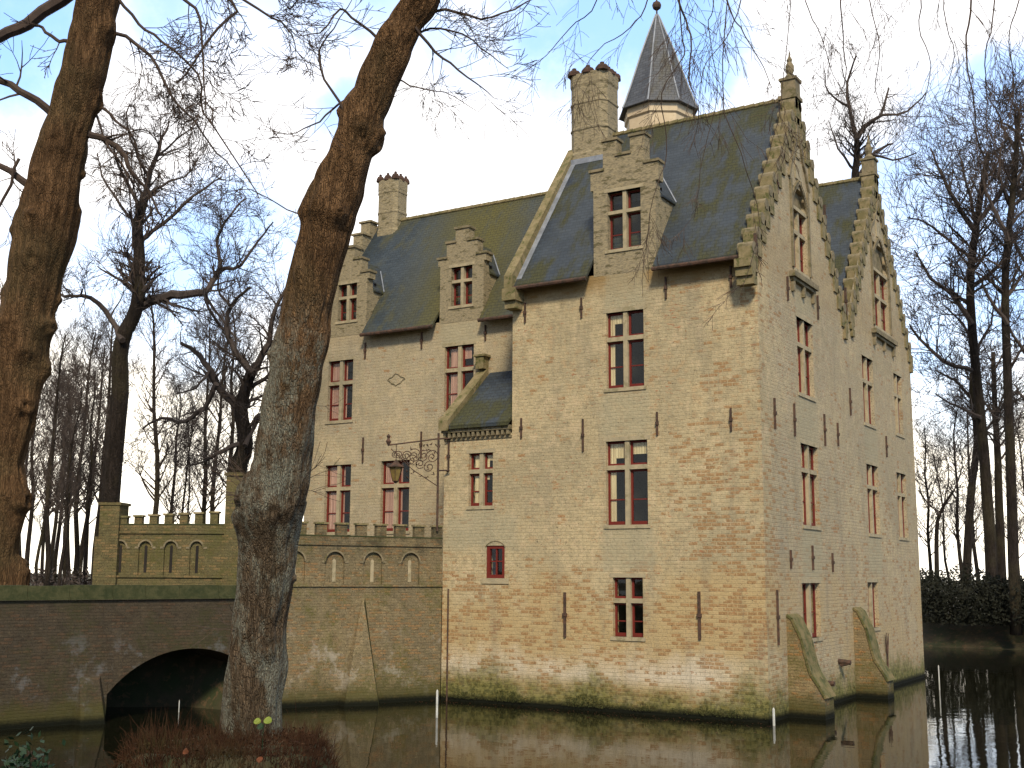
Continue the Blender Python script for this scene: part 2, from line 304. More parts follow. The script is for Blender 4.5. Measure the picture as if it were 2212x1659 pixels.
# ------------------------------------------------------------------ the castle
YF, XG, YW = 26.2, -9.31, 28.0        # main front, gable front, wing front
XM, XA, XL = -16.03, -18.15, -24.6    # left edge of the main block, of the annex, of the wing
castle = thing('castle', (-16, 32, 0), 'pale brick castle with slate roofs and stepped gables rising out of the moat', 'castle')
def clip(poly, a, b, c):              # keep a*u + b*v <= c
    out = []
    for i in range(len(poly)):
        p, q = poly[i], poly[(i+1) % len(poly)]; dp, dq = a*p[0]+b*p[1]-c, a*q[0]+b*q[1]-c
        if dp <= 1e-9: out.append(p)
        if (dp < -1e-9 and dq > 1e-9) or (dp > 1e-9 and dq < -1e-9):
            t = dp/(dp-dq); out.append((p[0]+(q[0]-p[0])*t, p[1]+(q[1]-p[1])*t))
    return out
def F_(Y): return lambda u, v, d=0.: (u, Y+d, v)
def G_(X): return lambda u, v, d=0.: (X-d, u, v)
def wall(mb, P, u0, u1, v0, v1, holes, planes=(), depth=.32, flip=False):
    us = sorted({u0, u1, *[h[0] for h in holes], *[h[1] for h in holes]}); vs = sorted({v0, v1, *[h[2] for h in holes], *[h[3] for h in holes]})
    us = [u for u in us if u0 <= u <= u1]; vs = [v for v in vs if v0 <= v <= v1]
    for i in range(len(us)-1):
        for j in range(len(vs)-1):
            a, b_, c_, d_ = us[i], us[i+1], vs[j], vs[j+1]; mu, mv = (a+b_)/2, (c_+d_)/2
            if any(h[0] < mu < h[1] and h[2] < mv < h[3] for h in holes): continue
            po = [(a, c_), (b_, c_), (b_, d_), (a, d_)]
            for pl in planes: po = clip(po, *pl)
            if len(po) > 2: mb.poly([P(*q) for q in po])
    for (a, b_, c_, d_) in [h[:4] for h in holes]:
        for p, q in (((a, c_), (a, d_)), ((a, d_), (b_, d_)), ((b_, d_), (b_, c_)), ((b_, c_), (a, c_))):
            mb.poly([P(*p), P(*q), P(*q, depth), P(*p, depth)])
def pbox(mb, P, u0, u1, v0, v1, d0, d1):
    a, b_ = P(u0, v0, d0), P(u1, v1, d1); mb.box(a[0], b_[0], a[1], b_[1], a[2], b_[2])
def window(P, u0, u1, z0, z1, tr=None, curt=None, parent=None, wname='window', stone=True, mull=True, red_all=True, lint='stone'):
    parent = parent or castle
    s = MB(); uc = (u0+u1)/2; mw = .058
    if stone:
        pbox(s, P, u0-.08, u1+.08, z1, z1+.10, -.008, .12)
        pbox(s, P, u0-.06, u1+.06, z0-.09, z0, -.03, .12)
    if mull: pbox(s, P, uc-mw, uc+mw, z0, z1, .03, .12)
    if tr: pbox(s, P, u0, uc-mw, tr-.055, tr+.055, .03, .12); pbox(s, P, uc+mw, u1, tr-.055, tr+.055, .03, .12)
    w = s.build(wname, 'stone' if stone else 'red', parent)
    c = MB(); g = MB(); cu = MB()
    lights = []
    hs = ((u0, uc-mw), (uc+mw, u1)) if mull else ((u0, u1),)
    vs = ((z0, tr-.055), (tr+.055, z1)) if tr else ((z0, z1),)
    for k, (a, b_) in enumerate(hs):
        for j, (c0, c1) in enumerate(vs):
            t = .05; d0, d1 = .12, .165; bt = .09 if j == 0 else .05
            pbox(c, P, a, a+t, c0, c1, d0, d1); pbox(c, P, b_-t, b_, c0, c1, d0, d1)
            pbox(c, P, a+t, b_-t, c0, c0+bt, d0, d1); pbox(c, P, a+t, b_-t, c1-t, c1, d0, d1)
            if j == 0 and (c1-c0) > .7: zc = c0+(c1-c0)*.46; pbox(c, P, a+t, b_-t, zc-.014, zc+.014, d0+.006, d1-.006)
            pbox(g, P, a+t, b_-t, c0+bt, c1-t, .143, .147)
    c.build('casement', 'red', w); g.build('pane', 'glass', w)
    if curt:
        for (k, fr0, fr1, lo) in curt[1]:
            a, b_ = hs[k]; W = b_-a; p0, p1 = a+W*fr0, a+W*fr1; nseg = max(6, int(14*(fr1-fr0)))
            zt = z1-.02; zl = z0+(z1-z0)*lo
            for i in range(nseg):
                q0, q1 = p0+(p1-p0)*i/nseg, p0+(p1-p0)*(i+1)/nseg; e0, e1 = .152+.012*(i % 2), .152+.012*((i+1) % 2)
                A_, B_ = P(q0, zl, e0), P(q1, zl, e1); C_, D_ = P(q1, zt, e1), P(q0, zt, e0)
                cu.poly([A_, B_, C_, D_])
                A_, B_ = P(q0, zl, e0+.004), P(q1, zl, e1+.004); C_, D_ = P(q1, zt, e1+.004), P(q0, zt, e0+.004)
                cu.poly([D_, C_, B_, A_])
        cu.build('curtain', curt[0], w)
    return w
PF, PG, PW = F_(YF), G_(XG), F_(YW)
# openings u0,u1,z0,z1,transom
wF = [(-13.28, -12.25, 7.80, 9.72, 9.04), (-13.31, -12.19, 4.43, 6.48, 5.83), (-13.15, -12.35, 1.77, 3.17, 2.62), (-17.36, -16.61, 4.99, 6.38, 5.90)]
wS = (-16.79, -16.23, 3.13, 3.96)
wG = [(29.03, 30.33, 7.80, 9.76, 9.07), (35.10, 36.30, 7.72, 9.74, 9.0), (38.84, 39.85, 7.80, 9.75, 9.07),
      (29.05, 30.42, 4.48, 6.52, 5.86), (35.12, 36.38, 4.47, 6.50, 5.84), (38.66, 39.85, 4.47, 6.52, 5.84),
      (28.80, 30.20, 1.72, 3.06, None), (34.72, 35.80, 1.78, 3.07, None)]
wW = [(-23.80, -22.83, 7.84, 9.70, 9.0), (-19.44, -18.43, 7.84, 9.75, 9.05), (-23.80, -22.80, 4.46, 6.48, 5.76), (-21.66, -20.62, 4.46, 6.52, 5.78)]
att = [(28.97, 30.12, 11.02, 12.62), (36.75, 38.55, 10.95, 12.75)]
wm = MB()
EZ = 10.74
wall(wm, PF, XM, XG, -1, EZ, [h[:4] for h in wF[:3]])
wall(wm, PF, XA, XM, -1, 6.86, [wF[3][:4], wS])
wall(wm, PW, XL, XM, -1, 10.5, [h[:4] for h in wW])
holesG = [h[:4] for h in wG]
# gable front: two gables side by side, each clipped to its slopes
s1 = (15.9-10.9)/(29.6-25.95); 
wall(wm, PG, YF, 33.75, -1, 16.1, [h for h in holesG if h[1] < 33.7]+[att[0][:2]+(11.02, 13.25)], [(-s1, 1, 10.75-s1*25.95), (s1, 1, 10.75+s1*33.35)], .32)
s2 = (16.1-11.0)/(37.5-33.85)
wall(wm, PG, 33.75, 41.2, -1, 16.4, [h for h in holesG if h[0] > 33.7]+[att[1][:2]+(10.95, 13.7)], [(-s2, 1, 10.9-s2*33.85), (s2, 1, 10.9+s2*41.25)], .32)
# far and hidden sides
wm.poly([(XM, YF, EZ), (XM, YF, 6), (XM, 33.75, 6), (XM, 33.75, 10.9), (XM, 29.75, 15.8)])
wm.poly([(XA, YF, -1), (XA, YF, 6.9), (XA, YW, 8.7), (XA, YW, -1)])
wm.poly([(XL, YW, -1), (XL, YW, 10.5), (XL, 31, 14.9), (XL, 34, 10.5), (XL, 34, -1)])
wm.poly([(XL, 34, -1), (XL, 34, 10.5), (-20, 34, 10.5), (-20, 34, -1)])
wm.poly([(-20, 34, -1), (-20, 34, 10.9), (-20, 37.5, 15.9), (-20, 41.2, 10.9), (-20, 41.2, -1)])
wm.poly([(-20, 41.2, -1), (-20, 41.2, 10.9), (XG, 41.2, 10.9), (XG, 41.2, -1)])
wm.build('wall', 'wall', castle)
# inner rooms (dark) so that windows look into a closed house
im = MB(); im.box(XM+.1, XG-1.1, YF+1.1, 40.3, -.5, 10.4); im.box(XA+.2, XM+.2, YF+1.1, 28.5, -.5, 6.3); im.box(XL+.4, XM, YW+1.1, 33.5, -.5, 10.2)
im.box(-15.6, XG-1.0, 28.7, 30.6, 10.4, 13.6); im.box(-15.6, XG-1.0, 36.4, 38.8, 10.4, 13.9)
im.build('inner_wall', 'inner', castle)
C_BOTH = ('curtain', ((0, .05, .42, 0), (0, .42, 1, .80), (1, .03, .97, .84)))
C_MID = ('curtain', ((0, .1, .46, 0), (1, .05, .95, .85)))
window(PF, *wF[0], curt=('curtain', ((0, 0, .38, 0), (0, .38, 1, .86))))
window(PF, *wF[1], curt=C_BOTH)
window(PF, *wF[2])
window(PF, *wF[3], curt=('curtain', ((0, .35, 1, 0), (1, 0, .4, .5), (1, .4, .95, .86))))
w = MB()                                                              # small red window under a segmental arch
for a in ((wS[0]-.0, wS[0]+.09, wS[2], wS[3]), (wS[1]-.09, wS[1], wS[2], wS[3]), (wS[0]+.09, wS[1]-.09, wS[2], wS[2]+.09), (wS[0]+.09, wS[1]-.09, wS[3]-.08, wS[3])): pbox(w, PF, *a, .03, .12)
xc = (wS[0]+wS[1])/2; zc = wS[2]+.43
pbox(w, PF, xc-.018, xc+.018, wS[2]+.09, wS[3]-.08, .05, .1); pbox(w, PF, wS[0]+.09, xc-.018, zc-.015, zc+.015, .05, .1); pbox(w, PF, xc+.018, wS[1]-.09, zc-.015, zc+.015, .05, .1)
wo = w.build('window', 'red', castle); g = MB(); pbox(g, PF, wS[0]+.09, wS[1]-.09, wS[2]+.09, wS[3]-.08, .085, .09); g.build('pane', 'glass', wo)
s = MB(); pbox(s, PF, wS[0]-.12, wS[1]+.14, wS[2]-.14, wS[2], -.03, .1); s.build('sill', 'stone', wo)
s = MB()
for i in range(10):
    a0, a1 = R(150-12*i), R(150-12*(i+1)); r0, r1 = .335, .36
    q = [(xc+r*math.cos(a), wS[3]-.19+r*math.sin(a)*.88) for a, r in ((a0, r0), (a1, r0), (a1, r1), (a0, r1))]
    s.prism([PF(a, b_, -.012) for a, b_ in q], (0, .03, 0))
s.build('arch_moulding', 'brown_stone', wo)
for h in wG:
    window(PG, *h, curt=('curtain', ((0, .3, .95, 0), (1, .1, .5, 0))) if h[2] > 4 else None)
for i, h in enumerate(wW): window(PW, *h, curt=(('pinkcurtain', ((0, .15, .8, 0), (1, .0, .25, 0))) if i != 1 else ('pinkcurtain', ((0, .3, .85, 0), (1, .1, .6, .8)))))
for h in att: window(PG, h[0], h[1], h[2], h[3], h[2]+1.02, None)
# attic niches: blind arches, sills and flanking mouldings
for (a, b_, z0, z1), top, ap in ((att[0], 13.25, 15.0), (att[1], 13.7, 15.2)):
    s = MB(); mdl = (a+b_)/2
    pbox(s, PG, a, b_, z1+.13, top, .12, .3)                     # tympanum set back in the arch
    hw = (b_-a)/2
    for k in range(12):                                          # pointed hood over the window
        t0, t1 = k/12, (k+1)/12
        for sg in (-1, 1):
            A0 = (mdl+sg*hw*(1-t0**1.5)*1.02, z1+.05+(top-z1)*1.15*t0**.8); A1 = (mdl+sg*hw*(1-t1**1.5)*1.02, z1+.05+(top-z1)*1.15*t1**.8)
            d_ = .09
            s.prism([PG(A0[0], A0[1], -.05), PG(A1[0], A1[1], -.05), PG(A1[0]+sg*d_, A1[1]+d_, -.05), PG(A0[0]+sg*d_, A0[1]+d_*.3, -.05)], (-.05, 0, 0))
    for sg in (-1, 1):                                           # slim shafts and ogee to the apex
        e = mdl+sg*(hw+.12)
        pbox(s, PG, e-.045, e+.045, z0, top+.1, -.06, .0)
        for k in range(10):
            t0, t1 = k/10, (k+1)/10; f = lambda t: (mdl+sg*(hw+.2)*(1-t)**(1.4 if t > .3 else 1.05), top+.1+(ap-top-.1)*t)
            A0, A1 = f(t0), f(t1)
            s.prism([PG(A0[0], A0[1], -.06), PG(A1[0], A1[1], -.06), PG(A1[0]+sg*.08, A1[1]+.05, -.06), PG(A0[0]+sg*.08, A0[1]+.05, -.06)], (-.06, 0, 0))
    s.build('niche_moulding', 'brown_stone', castle)
    s = MB(); pbox(s, PG, mdl-.26, mdl+.26, top+.25, top+.75, -.03, .02); pbox(s, PG, mdl-.14, mdl+.14, top+.85, top+1.15, -.03, .02); s.build('plaque', 'stone', castle)
    s = MB(); pbox(s, PG, a-.42, b_+.42, z0-.32, z0-.18, -.16, .0); pbox(s, PG, a-.34, b_+.34, z0-.4, z0-.32, -.10, .0)
    for k in (a-.3, mdl-.05, b_+.2): pbox(s, PG, k, k+.12, z0-.68, z0-.4, -.09, .0)
    s.build('cornice', 'brown_stone', castle)
# wall anchors
am = [('F', -15.64, 9.73, 10.27), ('F', -13.97, 9.68, 10.2), ('F', -11.63, 9.9, 10.45), ('F', -9.95, 9.98, 10.5), ('F', -15.74, 6.7, 7.22), ('F', -13.94, 6.27, 7.08), ('F', -11.91, 6.56, 7.13), ('F', -10.03, 6.55, 7.1),
      ('F', -14.46, 1.71, 2.8), ('F', -10.91, 1.77, 2.86), ('F', -18.0, 5.93, 6.74),
      ('W', -22.36, 9.67, 10.16), ('W', -20.26, 9.77, 10.27), ('W', -18.03, 9.8, 10.25), ('W', -22.35, 6.51, 7.26), ('W', -20.21, 6.55, 7.32),
      ('G', 27.1, 6.66, 7.4), ('G', 28.56, 6.63, 7.45), ('G', 31.05, 6.63, 7.48), ('G', 32.25, 6.74, 7.38), ('G', 33.6, 7.74, 8.53), ('G', 37.45, 6.89, 7.55), ('G', 30.82, 10.0, 10.66),
      ('G', 27.95, 3.4, 3.84), ('G', 29.65, 3.38, 3.99), ('G', 31.33, 3.34, 3.83), ('G', 26.9, 1.67, 2.91), ('G', 26.1, 10.63, 11.19), ('G', 27.78, 12.62, 13.15), ('G', 28.35, 10.02, 10.64), ('G', 31.8, 12.75, 13.45), ('G', 33.56, 10.66, 11.46)]
for (pl, u, z0, z1) in am:
    P = {'F': PF, 'G': PG, 'W': PW}[pl]; s = MB(); zc = (z0+z1)/2; h = .018 if not (z1-z0 > 1 and pl == 'F') else .028
    pbox(s, P, u-h, u+h, z0, z1, -.05, .02); pbox(s, P, u-h*1.9, u+h*1.9, zc-.04, zc+.04, -.07, .02); s.build('wall_anchor', 'iron', castle)
s = MB(); s.tube([Vector((-17.93, YF-.05, z)) for z in (-.3, .7, 1.6, 2.2, 2.85)], [.022]*5, 6); s.build('lightning_rod', 'iron', castle)
# darned joints and scars
s = MB(); dd = [(-21.49, 8.93), (-21.18, 9.11), (-20.85, 8.93), (-21.18, 8.74)]
for i in range(4):
    a, b_ = dd[i], dd[(i+1) % 4]; s.tube([Vector(PW(a[0]+(b_[0]-a[0])*t, a[1]+(b_[1]-a[1])*t+.02*math.sin(9*t), -.005)) for t in (0, .25, .5, .75, 1)], .018, 5)
s.build('brick_diamond', 'brown_stone', castle)
# --- roofs
def slab(mb, x0, x1, ya, za, yb, zb, t=.11):
    mb.prism([(x0, ya, za), (x0, yb, zb), (x0, yb, zb-t), (x0, ya, za-t)], (x1-x0, 0, 0))
KM = (15.85-10.72)/(29.7-25.9)
def zm(y): return 10.72+(y-25.9)*KM
rf = MB(); xa, xb = XM+.22, XG-.32
slab(rf, xa, -13.66, 25.88, zm(25.88), 26.5, zm(26.5)); slab(rf, -11.84, xb, 25.88, zm(25.88), 26.5, zm(26.5))
slab(rf, xa, xb, 26.5, zm(26.5), 29.7, zm(29.7)); slab(rf, xa, xb, 33.6, 10.75, 29.7, zm(29.7))
main_roof = rf.build('roof', 'slate', castle)
s = MB()
for i in range(22): s.tube([Vector((xa+(xb-xa)*i/22+.01, 29.7, 15.84)), Vector((xa+(xb-xa)*(i+1)/22-.02, 29.7, 15.86))], .085, 7)
s.build('ridge_tiles', 'coping', main_roof)
s = MB(); s.tube([Vector((xa, 25.84, 10.6)), Vector((-13.66, 25.84, 10.6))], .055, 8); s.build('gutter', 'iron', main_roof); s = MB(); s.tube([Vector((-11.84, 25.84, 10.6)), Vector((xb, 25.84, 10.6))], .055, 8); s.build('gutter', 'iron', main_roof)
s = MB()                                                             # lead apron along the left coping and chimney foot
s.prism([(XM+.23, 26.0, zm(26.0)+.015), (XM+.38, 26.0, zm(26.0)+.015), (XM+.38, 29.2, zm(29.2)+.015), (XM+.23, 29.2, zm(29.2)+.015)], (0, 0, .02))
s.box(XM+.1, -14.75, 28.98, 29.12, 14.9, 15.06); s.build('flashing', 'lead', main_roof)
rf = MB(); slab(rf, -19.8, xb, 33.9, 10.8, 37.5, 15.95); slab(rf, -19.8, xb, 41.4, 10.6, 37.5, 15.95)
r2 = rf.build('roof', 'slate', castle)
s = MB()
for i in range(30): s.tube([Vector((-19.8+10.2*i/30, 37.5, 15.95)), Vector((-19.8+10.2*(i+1)/30-.02, 37.5, 15.96))], .085, 7)
s.build('ridge_tiles', 'coping', r2)
KW = (14.95-10.45)/(31-27.75)
def zw(y): return 10.45+(y-27.75)*KW
rf = MB(); xw = XL+.3
slab(rf, -22.32, -19.70, 27.72, zw(27.72), 28.3, zw(28.3)); slab(rf, -18.08, XM, 27.72, zw(27.72), 28.3, zw(28.3))
slab(rf, xw, XM, 28.3, zw(28.3), 31, zw(31)); slab(rf, xw, XM, 34.2, 10.45, 31, zw(31))
wing_roof = rf.build('roof', 'slate_wing', castle)
s = MB()
for i in range(26): s.tube([Vector((xw+(XM-xw)*i/26, 31, 14.95)), Vector((xw+(XM-xw)*(i+1)/26-.02, 31, 14.96))], .08, 7)
s.build('ridge_tiles', 'coping', wing_roof)
s = MB(); s.tube([Vector((-22.32, 27.68, 10.34)), Vector((-19.70, 27.68, 10.34))], .055, 8); s.build('gutter', 'iron', wing_roof); s = MB(); s.tube([Vector((-18.08, 27.68, 10.34)), Vector((XM, 27.68, 10.34))], .055, 8); s.build('gutter', 'iron', wing_roof)
# raking coping on the left gable of the main block
s = MB(); s.prism([(XM-.02, 25.78, 10.5), (XM-.02, 25.78, 10.95), (XM-.02, 29.3, zm(29.3)+.2), (XM-.02, 29.3, zm(29.3)-.3)], (.25, 0, 0))
s.prism([(XM-.02, 33.75, 10.5), (XM-.02, 33.75, 10.95), (XM-.02, 30.1, zm(29.3)+.25), (XM-.02, 30.1, zm(29.3)-.3)], (.25, 0, 0))
s.box(XM-.06, XM+.34, 25.74, 26.2, 10.28, 10.6); s.box(XM-.03, XM+.3, 25.84, 26.2, 10.08, 10.28); s.build('gable_coping', 'coping', castle)
# stepped gables facing the moat
def stepped(yc, yl, yr, zf, za, nst, mat='coping'):
    s = MB(); sc_ = MB()
    for sg, ye in ((-1, yl), (1, yr)):
        run = abs(yc-ye)/nst; rise = (za-zf)/nst
        for i in range(nst):
            ya = ye-sg*i*run; yb = ye-sg*(i+1)*run; z1 = zf+rise*(i+1)
            s.box(XG-.28, XG+.045, ya-sg*.015, yb-sg*.10, z1-rise*1.6, z1-.12)
            sc_.tube([Vector((XG-.32, (ya+yb)/2, z1-.13)), Vector((XG+.06, (ya+yb)/2, z1-.13))], run*.46, 10)
        # kneeler corbels at the foot
        for k in range(3): s.box(XG-.34, XG+.06+.01*k, ye+sg*(.02-.07*k)-.12, ye+sg*(.02-.07*k)+.12, zf-.2-.2*k, zf-.2*k)
    s.box(XG-.36, XG+.06, yc-.24, yc+.24, za-.5, za+.02)
    s.box(XG-.28, XG+.03, yc-.42, yc+.42, za-1.25, za-.45)
    st = s.build('stepped_coping', mat, castle); sc_.build('coping_cap', 'brown_stone', st)
    p = MB(); p.box(XG-.40, XG+.10, yc-.27, yc+.27, za+.02, za+.12); p.box(XG-.34, XG+.06, yc-.2, yc+.2, za+.12, za+.55); p.box(XG-.38, XG+.1, yc-.24, yc+.24, za+.55, za+.62)
    p.lathe(XG-.14, yc, [(.13, za+.62), (.16, za+.68), (.08, za+.78), (.12, za+.88), (.12, za+1.0), (.06, za+1.12), (.08, za+1.18), (.03, za+1.28), (.01, za+1.45)], 8)
    p.build('finial', 'brown_stone', castle)
stepped(29.6, 25.75, 33.45, 10.5, 15.72, 12)
stepped(37.5, 33.95, 41.3, 10.7, 15.95, 12)
# stepped gable at the left end of the wing
s = MB()
for sg, ye in ((-1, 27.75), (1, 34.2)):
    for i in range(8):
        y0 = ye-sg*i*.385; z1 = 10.45+.52*(i+1)+.35
        s.box(XL-.05, XL+.34, y0, y0-sg*.38, z1-.95, z1-.07); s.box(XL-.12, XL+.4, y0+sg*.04, y0-sg*.40, z1-.065, z1)
s.build('stepped_coping', 'dormer', castle)
# --- dormers
def dormer(Y, fx0, fx1, zb, sh, steps, win, we, zr, roofz, K, yback, notch=None):
    """sh = shoulder bottom height; steps = list of (x0,x1,ztop)"""
    zl = lambda y: roofz(y); P = F_(Y)
    s = MB(); wall(s, P, fx0, fx1, zb, sh, [win[:4]], depth=.26)
    # gable body above the window, built as blocks that butt
    for (a, b_, zt) in steps: s.box(a, b_, Y-.0, Y+.3, sh+.0, zt-.07)
    # cheeks
    for x, dx in ((fx0, .02), (fx1, -.02)):
        s.prism([(x, Y+.001, roofz(Y)-.15), (x, Y+.001, sh), (x, Y+.28, sh), (x, Y+.28, we), (x, yback(we)+.05, we), (x, Y+.06, roofz(Y)-.15)], (dx, 0, 0)); s.box(x, x+dx*2, Y+.001, Y+.2, zb, roofz(Y)-.151)
    d = s.build('dormer', 'dormer', castle)
    c = MB()
    for (a, b_, zt) in steps: c = MB(); c.box(a-.035, b_+.035, Y-.04, Y+.34, zt-.068, zt); c.build('coping_stone', 'brown_stone', d)
    r = MB(); mx_ = (fx0+fx1)/2
    for x, dx in ((fx0-.06, 1), (fx1+.06, -1)):
        r.poly([(x, Y+.3, we-.05), (mx_, Y+.3, zr), (mx_, yback(zr)+.1, zr), (x, yback(we-.05)+.1, we-.05)])
        r.poly([(x, Y+.3, we-.10), (x, yback(we)+.1, we-.10), (mx_, yback(zr)+.1, zr-.06), (mx_, Y+.3, zr-.06)])
        r.poly([(x, Y+.3, we-.10), (x, Y+.3, we-.05), (x, yback(we)+.1, we-.05), (x, yback(we)+.1, we-.10)]); r.poly([(x, Y+.301, we-.1), (mx_, Y+.301, we-.1), (mx_, Y+.301, zr), (x, Y+.301, we-.05)])
    r.build('dormer_roof', 'slate', d)
    v = MB()
    for x in (fx0-.06, fx1+.06):
        A_ = Vector((x, yback(we-.05)+.0, we-.02)); B_ = Vector((mx_, yback(zr), zr+.03)); v.tube([A_, A_.lerp(B_, .8)], .022, 5)
    v.build('valley_lead', 'lead', d)
    x0, x1, z0, z1 = win[:4]; tr = win[4]; uc = (x0+x1)/2
    q = MB(); mw = .05
    pbox(q, P, uc-mw, uc+mw, z0, z1, .03, .16); pbox(q, P, x0, uc-mw, tr-.045, tr+.045, .03, .16); pbox(q, P, uc+mw, x1, tr-.045, tr+.045, .03, .16)
    pbox(q, P, x0-.08, x1+.08, z1, z1+.09, -.012, .14); pbox(q, P, x0-.07, x1+.07, z0-.08, z0, -.03, .16); q.build('mullion', 'stone', d)
    q = MB(); g = MB()
    for a, b_ in ((x0, uc-mw), (uc+mw, x1)):
        for c0, c1 in ((z0, tr-.045), (tr+.045, z1)):
            t = .045; bt = .075 if c0 == z0 else .045
            pbox(q, P, a, a+t, c0, c1, .17, .21); pbox(q, P, b_-t, b_, c0, c1, .17, .21); pbox(q, P, a+t, b_-t, c0, c0+bt, .17, .21); pbox(q, P, a+t, b_-t, c1-t, c1, .17, .21)
            if c0 == z0: zc = c0+(c1-c0)*.45; pbox(q, P, a+t, b_-t, zc-.013, zc+.013, .175, .205)
            pbox(g, P, a+t, b_-t, c0+bt, c1-t, .19, .194)
    q.build('casement', 'red', d); g.build('pane', 'glass', d)
    q = MB(); pbox(q, P, fx0+.05, fx1-.05, zb+.1, sh-.05, .5, .52); q.build('inner_wall', 'inner', d)
ybm = lambda z: 25.9+(z-10.72)/KM; ybw = lambda z: 27.75+(z-10.45)/KW
dormer(YF-.004, -13.62, -11.88, 10.70, 12.98, [(-13.70, -13.34, 13.53), (-13.34, -12.95, 14.30), (-12.95, -12.57, 13.86), (-12.57, -12.16, 14.30), (-12.16, -11.80, 13.53)], (-13.22, -12.29, 11.34, 12.86, 12.32), 12.72, 14.0, zm, KM, ybm)
for x in (-18.88, -23.13):
    dormer(YW-.004, x-.76, x+.76, 10.45, 12.18, [(x-.84, x-.54, 12.45), (x-.54, x-.23, 12.90), (x-.23, x+.23, 13.30), (x+.23, x+.54, 12.90), (x+.54, x+.84, 12.45)], (x-.37, x+.37, 10.93, 12.09, 11.67), 11.92, 12.98, zw, KW, ybw)
# --- annex roof
s = MB(); s.prism([(XA+.28, 25.98, 7.14), (XA+.28, YW, 8.86), (XA+.28, YW, 8.76), (XA+.28, 25.98, 7.04)], (XM-XA-.28, 0, 0)); ar = s.build('roof', 'slate', castle)
s = MB(); s.prism([(XA-.04, 25.95, 7.0), (XA-.04, 25.95, 7.28), (XA-.04, 27.95, 9.0), (XA-.04, 27.95, 8.65)], (.3, 0, 0)); s.box(XA-.02, XA+.24, 27.7, 27.98, 8.95, 9.3); s.box(XA-.09, XA+.31, 27.66, 27.98, 9.3, 9.36); s.build('coping', 'coping', ar)
s = MB(); s.box(XA-.02, XM, YF-.14, YF-.002, 6.95, 7.06)
for i in range(14): x = XA+.03+i*.152; s.box(x, x+.075, YF-.12, YF-.002, 6.82, 6.95)
s.box(XA, XM, YF-.03, YF-.002, 6.74, 6.8); s.build('cornice', 'brown_stone', castle)
# --- chimneys
def chimney(x0, x1, y0, y1, zb, zt, bands):
    s = MB(); xc, yc = (x0+x1)/2, (y0+y1)/2; hx, hy = (x1-x0)/2, (y1-y0)/2
    def ring(sx, z): c_ = .3*hx; return [(xc+a*sx, yc+b_*sx, z) for a, b_ in ((-hx, -hy+c_), (-hx+c_, -hy), (hx-c_, -hy), (hx, -hy+c_), (hx, hy-c_), (hx-c_, hy), (-hx+c_, hy), (-hx, hy-c_))]
    prof = [(1.0, zb), (1.0, zb+(zt-zb)*.28), (.93, zb+(zt-zb)*.30)]
    for b_ in bands: prof += [(.93, b_-.03), (.97, b_), (.97, b_+.05), (.93, b_+.08)]
    prof += [(.93, zt-.4), (.97, zt-.32), (.97, zt)]
    k = len(s.v)
    for sx, z in prof: s.v += ring(sx, z)
    for i in range(len(prof)-1):
        for q in range(8): a = k+i*8+q; b_ = k+i*8+(q+1) % 8; s.f.append((a, b_, b_+8, a+8))
    s.f.append(tuple(k+(len(prof)-1)*8+q for q in range(8)))
    c = s.build('chimney', 'dormer', castle)
    t = MB()
    for i in range(3):                                               # clay hoods along the rim
        for j in range(3):
            if i == 1 and j == 1: continue
            x, y = xc+(i-1)*hx*.72, yc+(j-1)*hy*.72; rr = hx*.25
            t.lathe(x, y, [(rr*1.3, zt-.02), (rr*1.25, zt+.08), (rr*.95, zt+.15), (rr*.45, zt+.18), (rr*.42, zt+.24), (rr*.3, zt+.25)], 7)
    t.build('chimney_pot', 'pot', c)
    return c
chimney(-16.0, -14.72, 29.1, 30.2, 14.3, 17.72, (16.0, 16.8))
chimney(-24.2, -23.32, 30.6, 31.4, 13.9, 16.35, (15.2, 15.9))
# --- turret
tx, ty = -15.28, 34.0; rot = math.atan2(-.91, .41)+R(-14)
s = MB(); s.lathe(tx, ty, [(1.08, 9), (1.08, 17.75), (1.15, 17.8), (1.15, 18.1)], 8, rot); tu = s.build('turret', 'cream', castle)
prof = [(1.32, 18.08), (1.22, 18.3), (.95, 19.05), (.56, 20.2), (.10, 21.4), (.03, 21.55)]
s = MB(); s.lathe(tx, ty, prof, 8, rot); s.build('spire', 'slate_spire', tu)
s = MB()
for q in range(8):
    a = rot+2*math.pi*q/8; s.tube([Vector((tx+math.cos(a)*(r+.01), ty+math.sin(a)*(r+.01), z)) for r, z in prof], .03, 5)
s.build('lead_rib', 'lead', tu)
s = MB(); s.lathe(tx, ty, [(.03, 21.4), (.03, 21.7), (.13, 21.78), (.16, 21.88), (.12, 21.98), (.03, 22.04), (.02, 22.5)], 8); s.build('finial', 'iron', tu)
